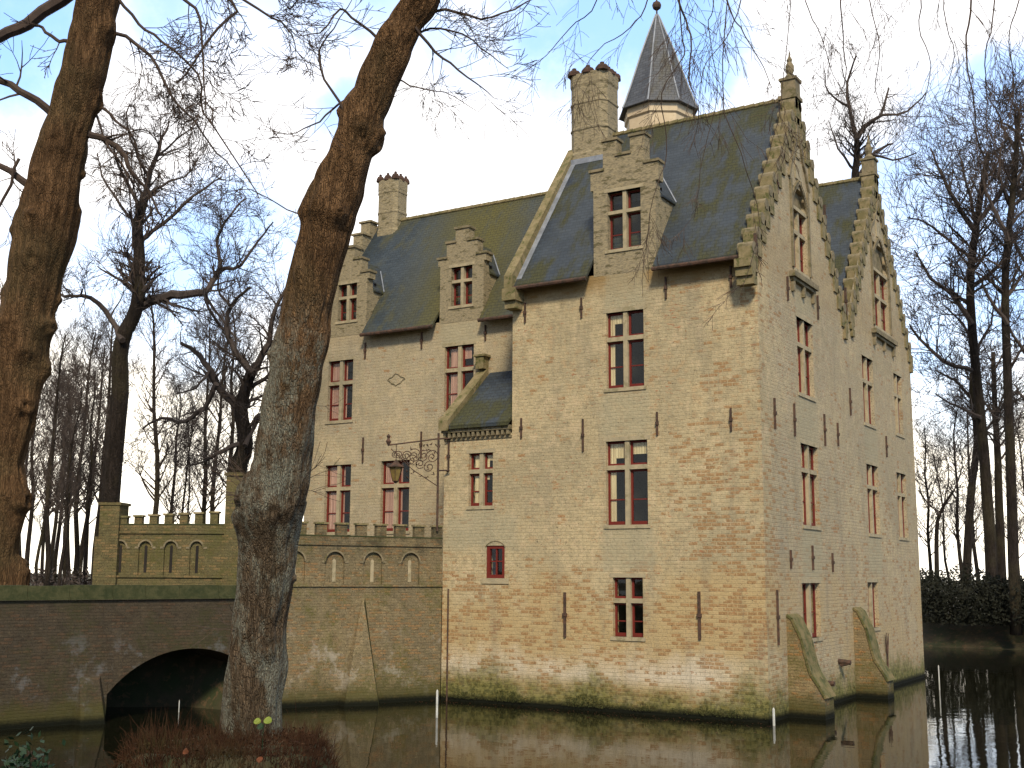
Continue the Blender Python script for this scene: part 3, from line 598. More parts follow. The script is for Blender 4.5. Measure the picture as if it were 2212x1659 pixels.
# --- buttresses on the gable front
def buttress(y0, y1, top):
    s = MB(); prof = [(0, top), (.12, top-.08), (.34, top-.55), (.46, top-1.1), (.53, .98), (.72, .70), (.86, .45), (.90, -1), (0, -1)]
    s.prism([(XG-.02+a, y0, z) for a, z in prof], (0, y1-y0, 0)); b_ = s.build('buttress', 'buttress', castle)
    c = MB()
    for i in range(6):
        (a0, z0), (a1, z1) = prof[i], prof[i+1]
        c.prism([(XG-.02+a0+.004, y0-.025, z0+.01), (XG-.02+a1+.004, y0-.025, z1+.01), (XG-.02+a1+.06, y0-.025, z1+.03), (XG-.02+a0+.05, y0-.025, z0+.05)], (0, y1-y0+.05, 0))
    c.build('mossy_cap', 'buttcap', b_)
buttress(27.55, 28.25, 2.3); buttress(33.1, 33.75, 2.35)
for (y, z) in ((31.6, 1.05), (30.1, .62)):
    s = MB(); s.tube([Vector((XG-.1, y, z)), Vector((XG+.32, y, z-.03))], .065, 8); s.tube([Vector((XG+.05, y, z-.1)), Vector((XG+.22, y, z-.06))], .05, 6); s.build('drain_spout', 'iron', castle)
s = MB()
for dx, dz in ((-.16, .0), (0, .05), (.14, .02)):
    s.tube([Vector((XG+.04, 36.4, .3)), Vector((XG+.05, 36.4, .95)), Vector((XG+.05, 36.4+dx, 1.3+dz)), Vector((XG+.05, 36.4+dx*1.3, 1.55+dz))], [.03, .025, .018, .01], 5)
o = s.build('climbing_plant', 'iron', None); tag(o, 'bare forked plant stem climbing the gable front just above the water', 'plant')
# ------------------------------------------------------------------ lantern on its wrought iron bracket
lt = thing('wall_lantern', (XA+.05, 26.0, 4.5), 'wrought iron scrollwork bracket with a hanging lantern beside the annex corner', 'lantern')
s = MB(); bx = XA-.06
s.tube([Vector((bx, 26.0, 4.35)), Vector((bx, 26.0, 6.95))], .03, 6)
for z in (6.8, 5.95): s.tube([Vector((bx, 26.0, z)), Vector((bx+.3, 26.1, z))], .022, 5); s.tube([Vector((bx+.2, 26.08, z)), Vector((bx+.2, 26.2, z))], .03, 5)
le = Vector((-19.35, 25.3, 6.62)); hd = (le-Vector((bx, 26.0, 6.8)))
A_ = Vector((bx, 26.0, 6.8)); s.tube([A_+hd*t for t in (0, .33, .66, 1)], .02, 5)
def scroll(c, r, turns, dirv, start=0., sgn=1):
    pts = []
    for i in range(26):
        t = i/25; a = start+sgn*t*turns*2*math.pi; rr = r*(1-.8*t); pts.append(c+dirv*(math.cos(a)*rr)+Vector((0, 0, 1))*(math.sin(a)*rr))
    s.tube(pts, .013, 4)
hn = hd.normalized()
for t, r, st, sg in ((.12, .2, 0, 1), (.3, .17, 2, -1), (.48, .2, 1, 1), (.64, .13, 3, -1), (.8, .12, 0, 1)):
    scroll(A_+hd*t+Vector((0, 0, -.25-(1-t)*.25)), r, 1.6, hn, st, sg)
    scroll(A_+hd*(t+.06)+Vector((0, 0, -.65*(1-t)-.15)), r*.8, 1.5, hn, st+2, -sg)
s.tube([A_+hd*.95+Vector((0, 0, -.1)), A_+hd*.5+Vector((0, 0, -.75)), A_+hd*.02+Vector((0, 0, -1.25))], .012, 4)
for k in range(40):
    q = A_+hd*random.uniform(.0, .6)+Vector((random.uniform(-.05, .05), random.uniform(-.05, .05), -random.uniform(.1, 1.0))); d_ = Vector((random.gauss(0, 1), random.gauss(0, 1), random.gauss(0, 1))).normalized()*.09; s.tube([q, q+d_], [.02, .004], 4)
s.lathe(le.x, le.y, [(.02, 6.6), (.05, 6.66), (.08, 6.72), (.03, 6.8), (.06, 6.86), (.01, 6.92)], 6)
s.build('bracket', 'iron', lt)
s = MB(); q = A_+hd*.84; s.tube([q, q+Vector((0, 0, -.5))], .01, 4)
s.lathe(q.x, q.y, [(.02, 6.24), (.06, 6.18), (.12, 6.12), (.24, 6.06), (.25, 6.03)][::-1], 6); s.lathe(q.x, q.y, [(.02, 5.6), (.09, 5.66)], 6)
for i in range(6):
    a = i*math.pi/3; s.tube([Vector((q.x+math.cos(a)*.19, q.y+math.sin(a)*.19, 6.04)), Vector((q.x+math.cos(a)*.09, q.y+math.sin(a)*.09, 5.66))], .008, 4)
s.build('lantern_frame', 'iron', lt)
s = MB(); s.lathe(q.x, q.y, [(.085, 5.665), (.18, 6.03)], 6); lg = simple('amber_lantern_glass', (.22, .16, .05), (.16, .11, .04), 8, .3); s.build('lantern_glass', lg, lt)
# ------------------------------------------------------------------ terrace, gate wall and bridge
def obl(name, a, b_, mat, nrm_sign=1):
    a = Vector((*a, 0)); b_ = Vector((*b_, 0)); d = (b_-a).normalized(); nn = Vector((d.y, -d.x, 0))*nrm_sign   # nn points outward
    def P(s_, z, o=0.): v = a+d*s_+nn*o; return (v.x, v.y, z)
    return P, (b_-a).length
def obox(mb, P, s0, s1, z0, z1, o0, o1):
    c = [P(s0, z0, o0), P(s1, z0, o0), P(s1, z0, o1), P(s0, z0, o1), P(s0, z1, o0), P(s1, z1, o0), P(s1, z1, o1), P(s0, z1, o1)]
    k = len(mb.v); mb.v += c; mb.f += [tuple(k+i for i in q) for q in ((0, 3, 2, 1), (4, 5, 6, 7), (0, 1, 5, 4), (1, 2, 6, 5), (2, 3, 7, 6), (3, 0, 4, 7))]
def archring(mb, P, sc_, zc, r0, r1, o0, o1, a0=0, a1=180, n_=14, sx=1.):
    for i in range(n_):
        t0, t1 = R(a0+(a1-a0)*i/n_), R(a0+(a1-a0)*(i+1)/n_)
        q = [(sc_+sx*r*math.cos(t), zc+r*math.sin(t)) for t, r in ((t0, r0), (t0, r1), (t1, r1), (t1, r0))]
        c = [P(*x, o0) for x in q]+[P(*x, o1) for x in q]; k = len(mb.v); mb.v += c
        mb.f += [tuple(k+j for j in f) for f in ((0, 1, 2, 3), (7, 6, 5, 4), (0, 4, 5, 1), (1, 5, 6, 2), (2, 6, 7, 3), (3, 7, 4, 0))]
def battlement(th, P, L, zst, zpar, zm_, per, mer, arches, mat, s0=0., capmat='coping', slit='inner', mat2=None, thick=.42, zbot=-1, merlon_from=None, nw=.26, zn1=3.52, sw=.045, hv=0.):
    mb = MB()
    obox(mb, P, s0, L, zbot, zst, -thick, 0); obox(mb, P, s0, L, zst, zst+.05, -thick, .045)
    # band with recessed niches
    cuts = [s0]
    zt = zpar-.22; zn0 = zst+.05
    prev = s0
    for a in arches:
        obox(mb, P, prev, a-nw, zst+.05, zt, -thick, 0); obox(mb, P, a-nw, a+nw, zst+.05, zt, -thick, -.06); prev = a+nw
        # fill corners over the round head of the niche
        n_ = 10
        for i in range(n_):
            t0, t1 = math.pi*i/n_, math.pi*(i+1)/n_
            q = [(a+nw*math.cos(t0), zn1+nw*math.sin(t0)), (a+nw*math.cos(t0), zt), (a+nw*math.cos(t1), zt), (a+nw*math.cos(t1), zn1+nw*math.sin(t1))]
            c = [P(*x, -.002) for x in q]+[P(*x, -.06) for x in q]; k = len(mb.v); mb.v += c; mb.f += [tuple(k+j for j in f) for f in ((0, 1, 2, 3), (3, 2, 6, 7), (0, 3, 7, 4))]
    obox(mb, P, prev, L, zst+.05, zt, -thick, 0)
    obox(mb, P, s0, L, zt, zt+.05, -thick, .04)
    obox(mb, P, s0, L, zt+.05, zpar, -thick, .0)
    w = mb.build('wall', mat, th)
    # arch mouldings and slits
    am_ = MB(); sl = MB()
    for j, a in enumerate(arches):
        archring(am_, P, a, zn1, nw-.01, nw+.03, -.05, .02); obox(am_, P, a-nw-.1, a-nw-.01, zn1-.03, zn1+.02, -.0, .02); obox(am_, P, a+nw+.01, a+nw+.1, zn1-.03, zn1+.02, -.0, .02)
        obox(sl, P, a-sw, a+sw, zst+.12, zn1+.02, -.08, -.05)
        archring(sl, P, a, zn1+.02, 0.001, sw, -.08, -.052, 0, 180, 6)
    am_.build('arch_moulding', 'brown_stone', th); sl.build('arrow_slit', slit, th)
    # merlons
    i = 0; x = s0+.1 if merlon_from is None else merlon_from
    while x+mer < L+.15:
        mq = MB(); obox(mq, P, x, min(x+mer, L), zpar, zm_-.05+(hv*x if hv else 0), -.17, -.02); mo = mq.build('merlon', mat, th)
        mq = MB(); obox(mq, P, x-.03, min(x+mer+.03, L), zm_-.048+(hv*x if hv else 0), zm_+(hv*x if hv else 0), -.19, .015); mq.build('cap', capmat, mo)
        x += per; i += 1
    # sloping mossy sill between the merlons
    mb = MB(); obox(mb, P, s0, L, zpar, zpar+.03, -thick*.85, .01); mb.build('sill', 'greencap', th)
TA, TB = (-20.3, 22.2), (-18.15, 26.2)
PT, LT = obl('t', TA, TB, 'terrace')
ter = thing('terrace_wall', (*TA, 0), 'crenellated terrace wall with blind arches rising from the moat beside the castle', 'wall')
battlement(ter, PT, LT-.02, 2.9, 4.15, 4.5, .545, .28, [.45, 1.5, 2.54, 3.6], 'terrace', s0=0, capmat='coping', slit='stone', merlon_from=.45)
s = MB(); # terrace floor behind
s.poly([PT(0, 3.0, -.4), PT(LT, 3.0, -.4), (XA-.02, 28, 3.0), (-24, 28, 3.0)]); s.build('terrace_floor', 'ground', ter)
s = MB()  # raking buttress
a = [PT(2.27, 2.65, -.02), PT(2.45, 2.65, -.02), PT(2.75, -.8, -.02), PT(1.45, -.8, -.02), PT(1.75, 1.2, -.02)]; nrm = Vector(PT(0, 0, 1))-Vector(PT(0, 0, 0))
tp = [Vector(PT(2.27, 2.6, .0)), Vector(PT(2.33, 2.6, .0))]
v = [PT(2.27, 2.62, 0), PT(2.34, 2.62, 0), PT(2.72, -.8, 0), PT(1.5, -.8, 0), PT(2.24, 2.5, .04), PT(2.30, 2.5, .05), PT(2.66, -.8, .62), PT(1.55, -.8, .45)]
k = len(s.v); s.v += v; s.f += [tuple(k+i for i in q) for q in ((0, 1, 5, 4), (4, 5, 6, 7), (0, 4, 7, 3), (3, 7, 6, 2))]; bt_ = s.build('buttress', 'terrace', ter)
s = MB(); s.poly([v[1], PT(2.85, -.8, 0), v[6], v[5]]); s.poly([v[1], v[2], v[6], v[5]]); s.build('shaded_edge', 'greencap', bt_)  # shade of the buttress's right face, painted on with the dark moss colour
# gate wall
PGt, LG = obl('g', GA, GB, 'gate', -1)
gw = thing('gate_wall', (*GA, 2.6), 'olive brick crenellated gate wall with arrow slits and two square pillars behind the bridge', 'wall')
def arch_s(px): # place niches along the wall by where they stand
    d = ray(px, 1220); a = Vector((*GA, 0)); t = Vector((*ldir, 0)); nn = Vector((-t.y, t.x, 0)); k = (a-CAM).dot(nn)/d.dot(nn); return (CAM+d*k-a).dot(t)
battlement(gw, PGt, LG, 3.1, 4.4, 4.76, .385, .2, sorted([arch_s(423), arch_s(367), arch_s(312), arch_s(257)]), 'gate', s0=.2, zbot=2.2, merlon_from=.42, nw=.165, zn1=3.84, sw=.035, hv=-.05)
s = MB(); obox(s, PGt, -.22, .22, 2.62, 5.62, -.45, .06); obox(s, PGt, -.26, .26, 5.62, 5.7, -.49, .1); s.build('pillar', 'gate', gw)
s = MB(); obox(s, PGt, LG-.48, LG+.02, 2.2, 4.88, -.5, .10); obox(s, PGt, LG-.52, LG+.06, 4.88, 4.95, -.54, .13); obox(s, PGt, LG+.02, LG+.12, 2.2, 4.1, -.45, .08); s.build('pillar', 'gate', gw)
# bridge with a segmental arch
BA = Vector((-22.1, 16.2)); BB = Vector((-20.3, 22.2)); bd = (BB-BA).normalized()
B0 = BA-bd*9
PB, LB = obl('b', (B0.x, B0.y), (BB.x-.0, BB.y), 'bridge')
br = thing('bridge', (B0.x, B0.y, 0), 'dark brick bridge with one low arch and a mossy green coping crossing the moat', 'bridge')
s = MB(); sc0, hw_, zs, zt = 9+4.07, 1.95, .6, 1.5; nA = 24
def az(x): # segmental arch profile
    Rr = (hw_**2+(zt-zs)**2)/(2*(zt-zs)); return zt-Rr+math.sqrt(max(Rr*Rr-(x-sc0)**2, 0))
xs = [sc0-hw_+2*hw_*i/nA for i in range(nA+1)]
s.poly([PB(0, -1), PB(xs[0], -1), PB(xs[0], 2.62), PB(0, 2.62)]); s.poly([PB(xs[-1], -1), PB(LB, -1), PB(LB, 2.62), PB(xs[-1], 2.62)])
DB = -6.3
s.poly([PB(0, -1, DB), PB(0, 2.62, DB), PB(xs[0], 2.62, DB), PB(xs[0], -1, DB)]); s.poly([PB(xs[-1], -1, DB), PB(xs[-1], 2.62, DB), PB(LB, 2.62, DB), PB(LB, -1, DB)])
for i in range(nA):
    a, b_ = xs[i], xs[i+1]
    s.poly([PB(a, az(a)), PB(b_, az(b_)), PB(b_, 2.62), PB(a, 2.62)]); s.poly([PB(b_, az(b_), DB), PB(a, az(a), DB), PB(a, 2.62, DB), PB(b_, 2.62, DB)])
    s.poly([PB(a, az(a)), PB(a, az(a), DB), PB(b_, az(b_), DB), PB(b_, az(b_))])
for x in (xs[0], xs[-1]): s.poly([PB(x, -1), PB(x, az(x)), PB(x, az(x), DB), PB(x, -1, DB)])
s.poly([PB(0, -1), PB(0, 2.62), PB(0, 2.62, DB), PB(0, -1, DB)]); s.poly([PB(0, 2.6), PB(LB, 2.6), PB(LB, 2.6, DB), PB(0, 2.6, DB)])
s.build('wall', 'bridge', br)
s = MB()
for i in range(nA):
    a, b_ = xs[i], xs[i+1]; c = [PB(a, az(a), .025), PB(b_, az(b_), .025), PB(b_, az(b_)+.2, .025), PB(a, az(a)+.2, .025)]
    s.prism(c, Vector(PB(0, 0, -.05))-Vector(PB(0, 0, 0)))
s.build('arch_ring', 'bridge', br)
s = MB()
sx = 0.
while sx < LB-.05:
    e = min(sx+random.uniform(.7, 1.), LB); obox(s, PB, sx, e-.008, 2.625, 2.69, -.45, .07); obox(s, PB, sx, e-.008, 2.69, 2.93+random.uniform(-.01, .012), -.38, .02); sx = e
s.build('coping', 'greencap', br)
s = MB(); v = [PB(10.5, 1.0, 0), PB(10.95, 1.0, 0), PB(11.15, -1, 0), PB(10.3, -1, 0), PB(10.6, .92, .12), PB(10.88, .92, .12), PB(11.05, -1, .6), PB(10.4, -1, .6)]
s.v += v; s.f += [(0, 1, 5, 4), (4, 5, 6, 7), (1, 2, 6, 5), (0, 4, 7, 3), (3, 7, 6, 2)]; s.build('cutwater', 'bridge', br)
# white marker stakes in the moat
for (x, y, h, r, lab) in ((-16.02, 22.98, .62, .028, 'white wooden stake standing in the water before the terrace corner'), (-9.1, 25.9, .38, .03, 'short white stake in the water at the foot of the castle corner'), (-7.92, 36.81, .7, .018, 'pale thin stake in the dark water right of the castle'), (-21.6, 20.45, .28, .012, 'thin grey stake seen under the bridge arch')):
    s = MB(); s.lathe(x, y, [(r, -.6), (r*.95, h-.04), (r*.3, h)], 6); tag(s.build('marker_stake', 'white'), lab, 'stake', 'marker stakes in the moat')
# ------------------------------------------------------------------ ground and water
VF = Vector((-math.sin(YAW), math.cos(YAW)))
def sst(a, b_, x): t = min(1, max(0, (x-a)/(b_-a))); return t*t*(3-2*t)
def hgt(x, y):
    dep = x*VF.x+y*VF.y; rad = math.hypot(x, y); ang = math.degrees(math.atan2(-x, y))
    h = -1.2
    e = 9.0+.3*noise.noise(Vector((x*.6, y*.6, 0)))
    # near bank with a tongue of land around the leaning tree
    m_ = sst(e+.9, e, dep) if ang < 80 else 1
    px_, py_ = x+8.75, y-9.15; dx_ = px_*VF.y-py_*VF.x; dy_ = px_*VF.x+py_*VF.y   # across, along
    q = math.hypot((dx_+.15)/1.15, dy_/1.3)+.12*noise.noise(Vector((x, y, 3))); m_ = max(m_, sst(1.7, .75, q))
    if rad > 16: m_ = 0
    h = max(h, -1.2+2.7*m_)
    # left bank the bridge lands on
    if rad < 90: h = max(h, -1.2+3.75*sst(0, 2.5, (ang-57.5)*rad/57.3))
    # island behind the gate wall, and the park beyond
    t = Vector((x-GA[0], y-GA[1])); along = t.dot(ldir); back = t.dot(Vector((-ldir.y, ldir.x)))*-1
    if x < -20.6 and back > -.2 and along > -.5: h = max(h, 2.55*sst(0, .6, min(back+.4, 5)) )
    if x < -26.5 and ang > 45: h = max(h, -1.2+3.6*sst(0, 2, -26.5-x))
    far = max(y-(57.2+.6*noise.noise(Vector((x*.1, 0, 0)))), x-45, -28-x if y > 20 else -99, -y-25)
    if far > 0: h = max(h, -1.2+2.4*sst(0, .5, far)+.2*noise.noise(Vector((x*.1, y*.1, 0))))
    return h
def axis(lo, hi, f0, f1, st):
    a = []; x = f0
    while x < f1: a.append(x); x += st
    x = f1; d = st
    while x < hi: a.append(x); d = min(d*1.12, max(d, abs(x)*.08)+.02) if x < 80 else d*1.3; x += d
    x = f0-st; d = st
    while x > lo: a.insert(0, x); d = min(d*1.12, max(d, abs(x)*.08)+.02) if x > -80 else d*1.3; x -= d
    return a
ax_, ay_ = axis(-900, 900, -13, 0, .22), axis(-300, 1300, 4, 13, .22)
gm = MB(); nx = len(ax_)
for y in ay_:
    for x in ax_:
        hh = hgt(x, y); gm.v.append((x, y, hh+(.05*noise.noise(Vector((x*3, y*3, 0))) if hh > -1 else 0)))
for j in range(len(ay_)-1):
    for i in range(nx-1): k = j*nx+i; gm.f.append((k, k+1, k+nx+1, k+nx))
tag(gm.build('ground', 'ground', smooth=True), kind='structure')
wt = MB(); wt.poly([(-120, -40, 0), (80, -40, 0), (80, 90, 0), (-120, 90, 0)]); tag(wt.build('water', 'water'), kind='structure')
# ------------------------------------------------------------------ trees
def rv(): return Vector((random.gauss(0, 1), random.gauss(0, 1), random.gauss(0, 1))).normalized()
def twigs(mb, p, d, L, r, lev, droop=0., spread=.75, seg=4, nb=(2, 4), wig=.18, minr=.004, up=.0):
    pts = [p.copy()]; dd = d.normalized(); q = p.copy()
    for i in range(seg):
        dd = (dd+rv()*wig+Vector((0, 0, up-droop))).normalized(); q = q+dd*(L/seg); pts.append(q.copy())
    rads = [max(minr, r*(1-.75*i/seg)) for i in range(seg+1)]
    mb.tube(pts, rads, 3 if lev < 3 else 5, cap=False)
    if lev <= 0: return
    for k in range(random.randint(*nb)):
        t = random.uniform(.25, 1.); i = min(seg-1, int(t*seg)); b_ = pts[i].lerp(pts[i+1], t*seg-i)
        ax = (pts[i+1]-pts[i]).normalized(); side = rv(); side = (side-ax*side.dot(ax)).normalized()
        nd = (ax+side*spread*random.uniform(.6, 1.5)).normalized()
        twigs(mb, b_, nd, L*random.uniform(.5, .8), max(minr, r*.5*(1.2-t*.5)), lev-1, droop, spread, max(3, seg-1), nb, wig, minr, up)
def limb(mb, pts, r0, r1, n_=7, sub=3, jit=.0):
    """smooth a hand-laid limb and return dense points"""
    out = []
    for i in range(len(pts)-1):
        p0 = pts[max(i-1, 0)]; p1 = pts[i]; p2 = pts[i+1]; p3 = pts[min(i+2, len(pts)-1)]
        for k in range(sub):
            t = k/sub; out.append(.5*((2*p1)+(p2-p0)*t+(2*p0-5*p1+4*p2-p3)*t*t+(3*p1-p0-3*p2+p3)*t**3)+rv()*jit)
    out.append(pts[-1]); m_ = len(out)-1
    rr = [r0+(r1-r0)*i/m_ for i in range(m_+1)]
    mb.tube(out, rr, n_, cap=True); return out, rr
def feather(mb, pts, rr, dens, L, lev, start=.15, droop=0., spread=1.0, up=.03, wig=.2, minr=.006, away=True):
    tot = sum((pts[i+1]-pts[i]).length for i in range(len(pts)-1)); k = max(1, int(tot*dens))
    for _ in range(k):
        t = random.uniform(start, 1)*(len(pts)-1.001); i = int(t); b_ = pts[i].lerp(pts[i+1], t-i); ax = (pts[i+1]-pts[i]).normalized()
        side = rv(); side = side-ax*side.dot(ax)
        if side.length < 1e-3: continue
        nd = (ax*.8+side.normalized()*spread).normalized(); f = t/(len(pts)-1)
        twigs(mb, b_, nd, L*random.uniform(.6, 1.2)*(1.15-.5*f), max(minr, rr[i]*.38), lev, droop, .8, 4, (2, 4), wig, minr, up)
def pxl(pts, dep, dj=0.): return [at(x, y, dep+(random.uniform(-dj, dj) if dj else 0)) for x, y in pts]
# big trunks with burls, bark relief modelled
def big_trunk(rows, dep, burls, nr, ns, depf=None, seed=0., amp=1., bsc=.8):
    """rows: (y, left, right) of the trunk outline at dep metres"""
    rows = sorted(rows, key=lambda r: -r[0]); mb = MB()
    ys = [rows[0][0]+(rows[-1][0]-rows[0][0])*i/(nr-1) for i in range(nr)]
    cs = []
    for y in ys:
        for i in range(len(rows)-1):
            if rows[i][0] >= y >= rows[i+1][0]:
                t = (rows[i][0]-y)/(rows[i][0]-rows[i+1][0]); t = t*t*(3-2*t)*.5+t*.5
                xl = rows[i][1]+(rows[i+1][1]-rows[i][1])*t; xr = rows[i][2]+(rows[i+1][2]-rows[i][2])*t; break
        cs.append((at((xl+xr)/2, y, dep), (xr-xl)/2*dep/FPX))
    for i, (c, r) in enumerate(cs):
        d = (cs[min(i+1, nr-1)][0]-cs[max(i-1, 0)][0]).normalized(); ax = _rt-d*_rt.dot(d); ax.normalize(); ay = d.cross(ax)
        for q in range(ns):
            a = 2*math.pi*q/ns; dirv = ax*math.cos(a)+ay*math.sin(a); p = c+dirv*r
            dsp = .055*noise.noise(Vector((p.x*2.2/amp+seed, p.y*2.2/amp, p.z*1.1/amp)))*amp+.045*noise.noise(Vector((p.x*6/amp, p.y*6/amp, p.z*2.2/amp+seed)))*amp
            rid = noise.noise(Vector((math.cos(a)*6+seed, math.sin(a)*6, c.z*.6/amp+math.sin(a)*.7))); dsp += .035*amp*rid
            dsp += .012*amp*noise.noise(Vector((math.cos(a)*16, math.sin(a)*16+seed, c.z*3/amp)))
            for (bz, ba, br_, bh, bs) in burls:
                da = (a-R(ba)+math.pi) % (2*math.pi)-math.pi; g = math.exp(-((c.z-bz)/bs)**2-(da*r/br_)**2)
                if g > .01:
                    dsp += bh*bsc*g*(1+.9*noise.noise(Vector((p.x*9/amp, p.y*9/amp, p.z*9/amp))))
                    dsp -= bh*1.3*math.exp(-((c.z-bz)/(bs*.3))**2-(da*r/(br_*.3))**2)
            mb.v.append(tuple(c+dirv*(r*.98+dsp*.7)))
    for i in range(nr-1):
        for q in range(ns): k = i*ns+q; k2 = i*ns+(q+1) % ns; mb.f.append((k, k2, k2+ns, k+ns))
    return mb, cs
DA = 12.7
rowsA = [(1680, 455, 640), (1625, 466, 620), (1590, 474, 610), (1518, 479, 611), (1440, 495, 619), (1360, 504, 620), (1260, 516, 632), (1190, 519, 642), (1120, 510, 652), (1075, 512, 662), (1030, 538, 668), (1000, 548, 670), (900, 566, 686), (800, 583, 698), (740, 592, 708), (700, 603, 712), (600, 625, 730), (500, 650, 752), (460, 652, 766), (400, 684, 785), (330, 714, 808), (285, 732, 830), (250, 740, 832), (200, 768, 852), (100, 806, 886), (50, 836, 914), (0, 862, 948), (-160, 930, 1010), (-420, 1040, 1105)]
def zA(y, dep=DA): return at(600, y, dep).z
# burls: height, angle(0 = right in the picture, -90 = towards viewer), width, height, size
bA = [(zA(1100), 215, .22, .09, .20), (zA(1095), 285, .16, .07, .16), (zA(1385), 300, .15, .06, .14), (zA(1340), 250, .12, .04, .12), (zA(600), 245, .09, .035, .08), (zA(470), 190, .10, .07, .09), (zA(455), 300, .10, .05, .10), (zA(455), 250, .07, .045, .07), (zA(290), 350, .12, .06, .10), (zA(270), 270, .12, .06, .12), (zA(255), 190, .05, .09, .05), (zA(770), 190, .10, .06, .10), (zA(775), 240, .08, .05, .07), (zA(90), 255, .14, .05, .14), (zA(690), 290, .08, .04, .1), (zA(1040), 330, .1, .05, .14), (zA(1245), 5, .05, .04, .04), (zA(930), 300, .1, .03, .15)]
treeA = thing('leaning_tree', at(547, 1590, DA)+Vector((0, 0, -.05)), 'big leaning tree with burls and pale lichen on its trunk in front of the castle', 'tree')
mb, csA = big_trunk(rowsA, DA, bA, 420, 90, bsc=1.05); mb.build('trunk', 'barkA', treeA, True)
mb = MB()
def twl(pts, dep, r0, r1, dens, L, lev, droop=.0, n_=6, minr=.003, up=.02, spread=1.):
    mb = MB(); P_, rr = limb(mb, pxl(pts, dep, .03), r0, r1, n_, 3, .01); feather(mb, P_, rr, dens, L, lev, .1, droop, spread, up, .16, minr); mb.build('branch', 'twig', treeA)
twl([(815, 80), (760, 40), (735, 20), (690, 70), (640, 75)], 12.7, .018, .004, 7, .5, 2)
twl([(770, 215), (730, 225), (690, 262), (640, 285), (590, 290)], 12.7, .016, .003, 8, .55, 2)
twl([(745, 240), (700, 170), (690, 110), (720, 60), (760, 0)], 12.6, .016, .004, 6, .5, 2)
twl([(895, 60), (940, 110), (990, 150), (1040, 190), (1075, 215)], 12.6, .02, .003, 8, .55, 2)
twl([(880, 90), (930, 60), (1000, 75), (1060, 120), (1100, 150)], 12.8, .016, .003, 7, .5, 2)
twl([(900, 40), (960, 20), (1040, 40), (1110, 20), (1180, -20)], 12.8, .02, .005, 7, .55, 2)
twl([(860, 170), (900, 190), (960, 200), (1030, 240)], 12.7, .010, .003, 6, .4, 2)
twl([(655, 470), (600, 440), (540, 410), (480, 420)], 12.7, .008, .003, 3, .4, 1)
for k in range(26):                                             # epicormic shoots round the burls
    y, a = random.choice(((1090, 200), (1110, 230), (1080, 330), (1060, 180), (1385, 180), (770, 190))); c = at(590 if y > 1000 else 660, y, DA); r = .32
    dv = _rt*math.cos(R(a))+Vector((0, 0, 1))*.5-_fw*random.uniform(0, .6)
    mb = MB(); twigs(mb, c+dv.normalized()*r*.8, dv+rv()*.5, random.uniform(.25, .6), .006, 1, 0, .8, 3, (1, 3), .2, .0025); mb.build('shoot', 'twig', treeA)
DB_ = 28.3
rowsB = [(1300, -60, 75), (1262, -48, 58), (1200, -45, 40), (1120, -40, 50), (1060, -42, 56), (1000, -40, 50), (900, -15, 74), (800, -6, 96), (740, -4, 108), (690, 4, 113), (600, 20, 130), (500, 33, 158), (450, 47, 166), (390, 61, 171), (300, 88, 190), (250, 105, 202), (200, 117, 214), (150, 132, 225), (95, 148, 238), (50, 160, 248), (0, 166, 258), (-200, 190, 290), (-450, 240, 310)]
def zB(y): return at(100, y, DB_).z
bB = [(zB(700), 350, .25, .16, .18), (zB(790), 0, .22, .18, .2), (zB(640), 10, .2, .1, .2), (zB(500), 180, .25, .12, .25), (zB(310), 270, .3, .10, .3), (zB(390), 250, .2, .09, .22), (zB(450), 15, .2, .1, .2), (zB(560), 280, .3, .12, .25), (zB(480), 260, .2, .12, .2), (zB(60), 340, .25, .12, .3), (zB(210), 0, .2, .08, .2), (zB(700), 230, .2, .14, .15), (zB(870), 320, .25, .12, .25), (zB(1080), 350, .3, .2, .3), (zB(640), 180, .2, .1, .2), (zB(760), 300, .2, .1, .2), (zB(360), 10, .15, .1, .12), (zB(1240), 20, .3, .15, .3)]
treeB = thing('gnarled_tree', at(0, 1265, DB_), 'thick knobbly brown tree trunk at the left edge rising behind the bridge', 'tree')
mb, csB = big_trunk(rowsB, DB_, bB, 360, 80, seed=5., amp=2.0, bsc=1.45); mb.build('trunk', 'barkB', treeB, True)
mb = MB()
def twB(pts, r0, r1, dens, L, lev, dep=DB_, droop=0., up=.02, minr=.008): 
    mb = MB(); P_, rr = limb(mb, pxl(pts, dep, .1), r0, r1, 7, 3, .03); feather(mb, P_, rr, dens, L, lev, .1, droop, 1., up, .18, minr); mb.build('branch', 'twig', treeB)
twB([(115, 245), (60, 205), (0, 175), (-60, 170)], .10, .07, 2.5, 1.3, 2)
twB([(160, -20), (60, 50), (0, 80), (-60, 95)], .16, .12, 1.5, 1.2, 2)
twB([(145, 90), (120, 85), (90, 60), (70, 55)], .05, .03, 2, 1, 2)
twB([(65, 400), (20, 370), (-40, 340)], .10, .06, 3, 1.2, 2)
twB([(40, 340), (10, 430), (-30, 470)], .04, .03, 3, 1.2, 2)
twB([(190, 290), (230, 303), (262, 325), (285, 370), (318, 410), (350, 470)], .09, .02, 3.5, 1.1, 3, DB_, .06)
twB([(240, 70), (290, 90), (340, 140), (370, 210), (420, 260), (470, 330), (510, 370)], .05, .012, 3, 1.2, 3, DB_, .05)
twB([(255, 0), (300, 50), (350, 90), (430, 160), (440, 240), (520, 360), (560, 430)], .04, .012, 1.6, 1.2, 2, DB_, .08)
twB([(270, -80), (390, -10), (430, 40), (440, 140), (445, 235)], .05, .015, 2.2, 1.2, 3, DB_, .05)
twB([(270, -120), (500, 0), (470, 60), (400, 160), (380, 180)], .05, .015, 2.2, 1.2, 3, DB_)
twB([(215, 230), (250, 260), (290, 300), (310, 380), (330, 470)], .04, .012, 3, 1., 2, DB_, .1)
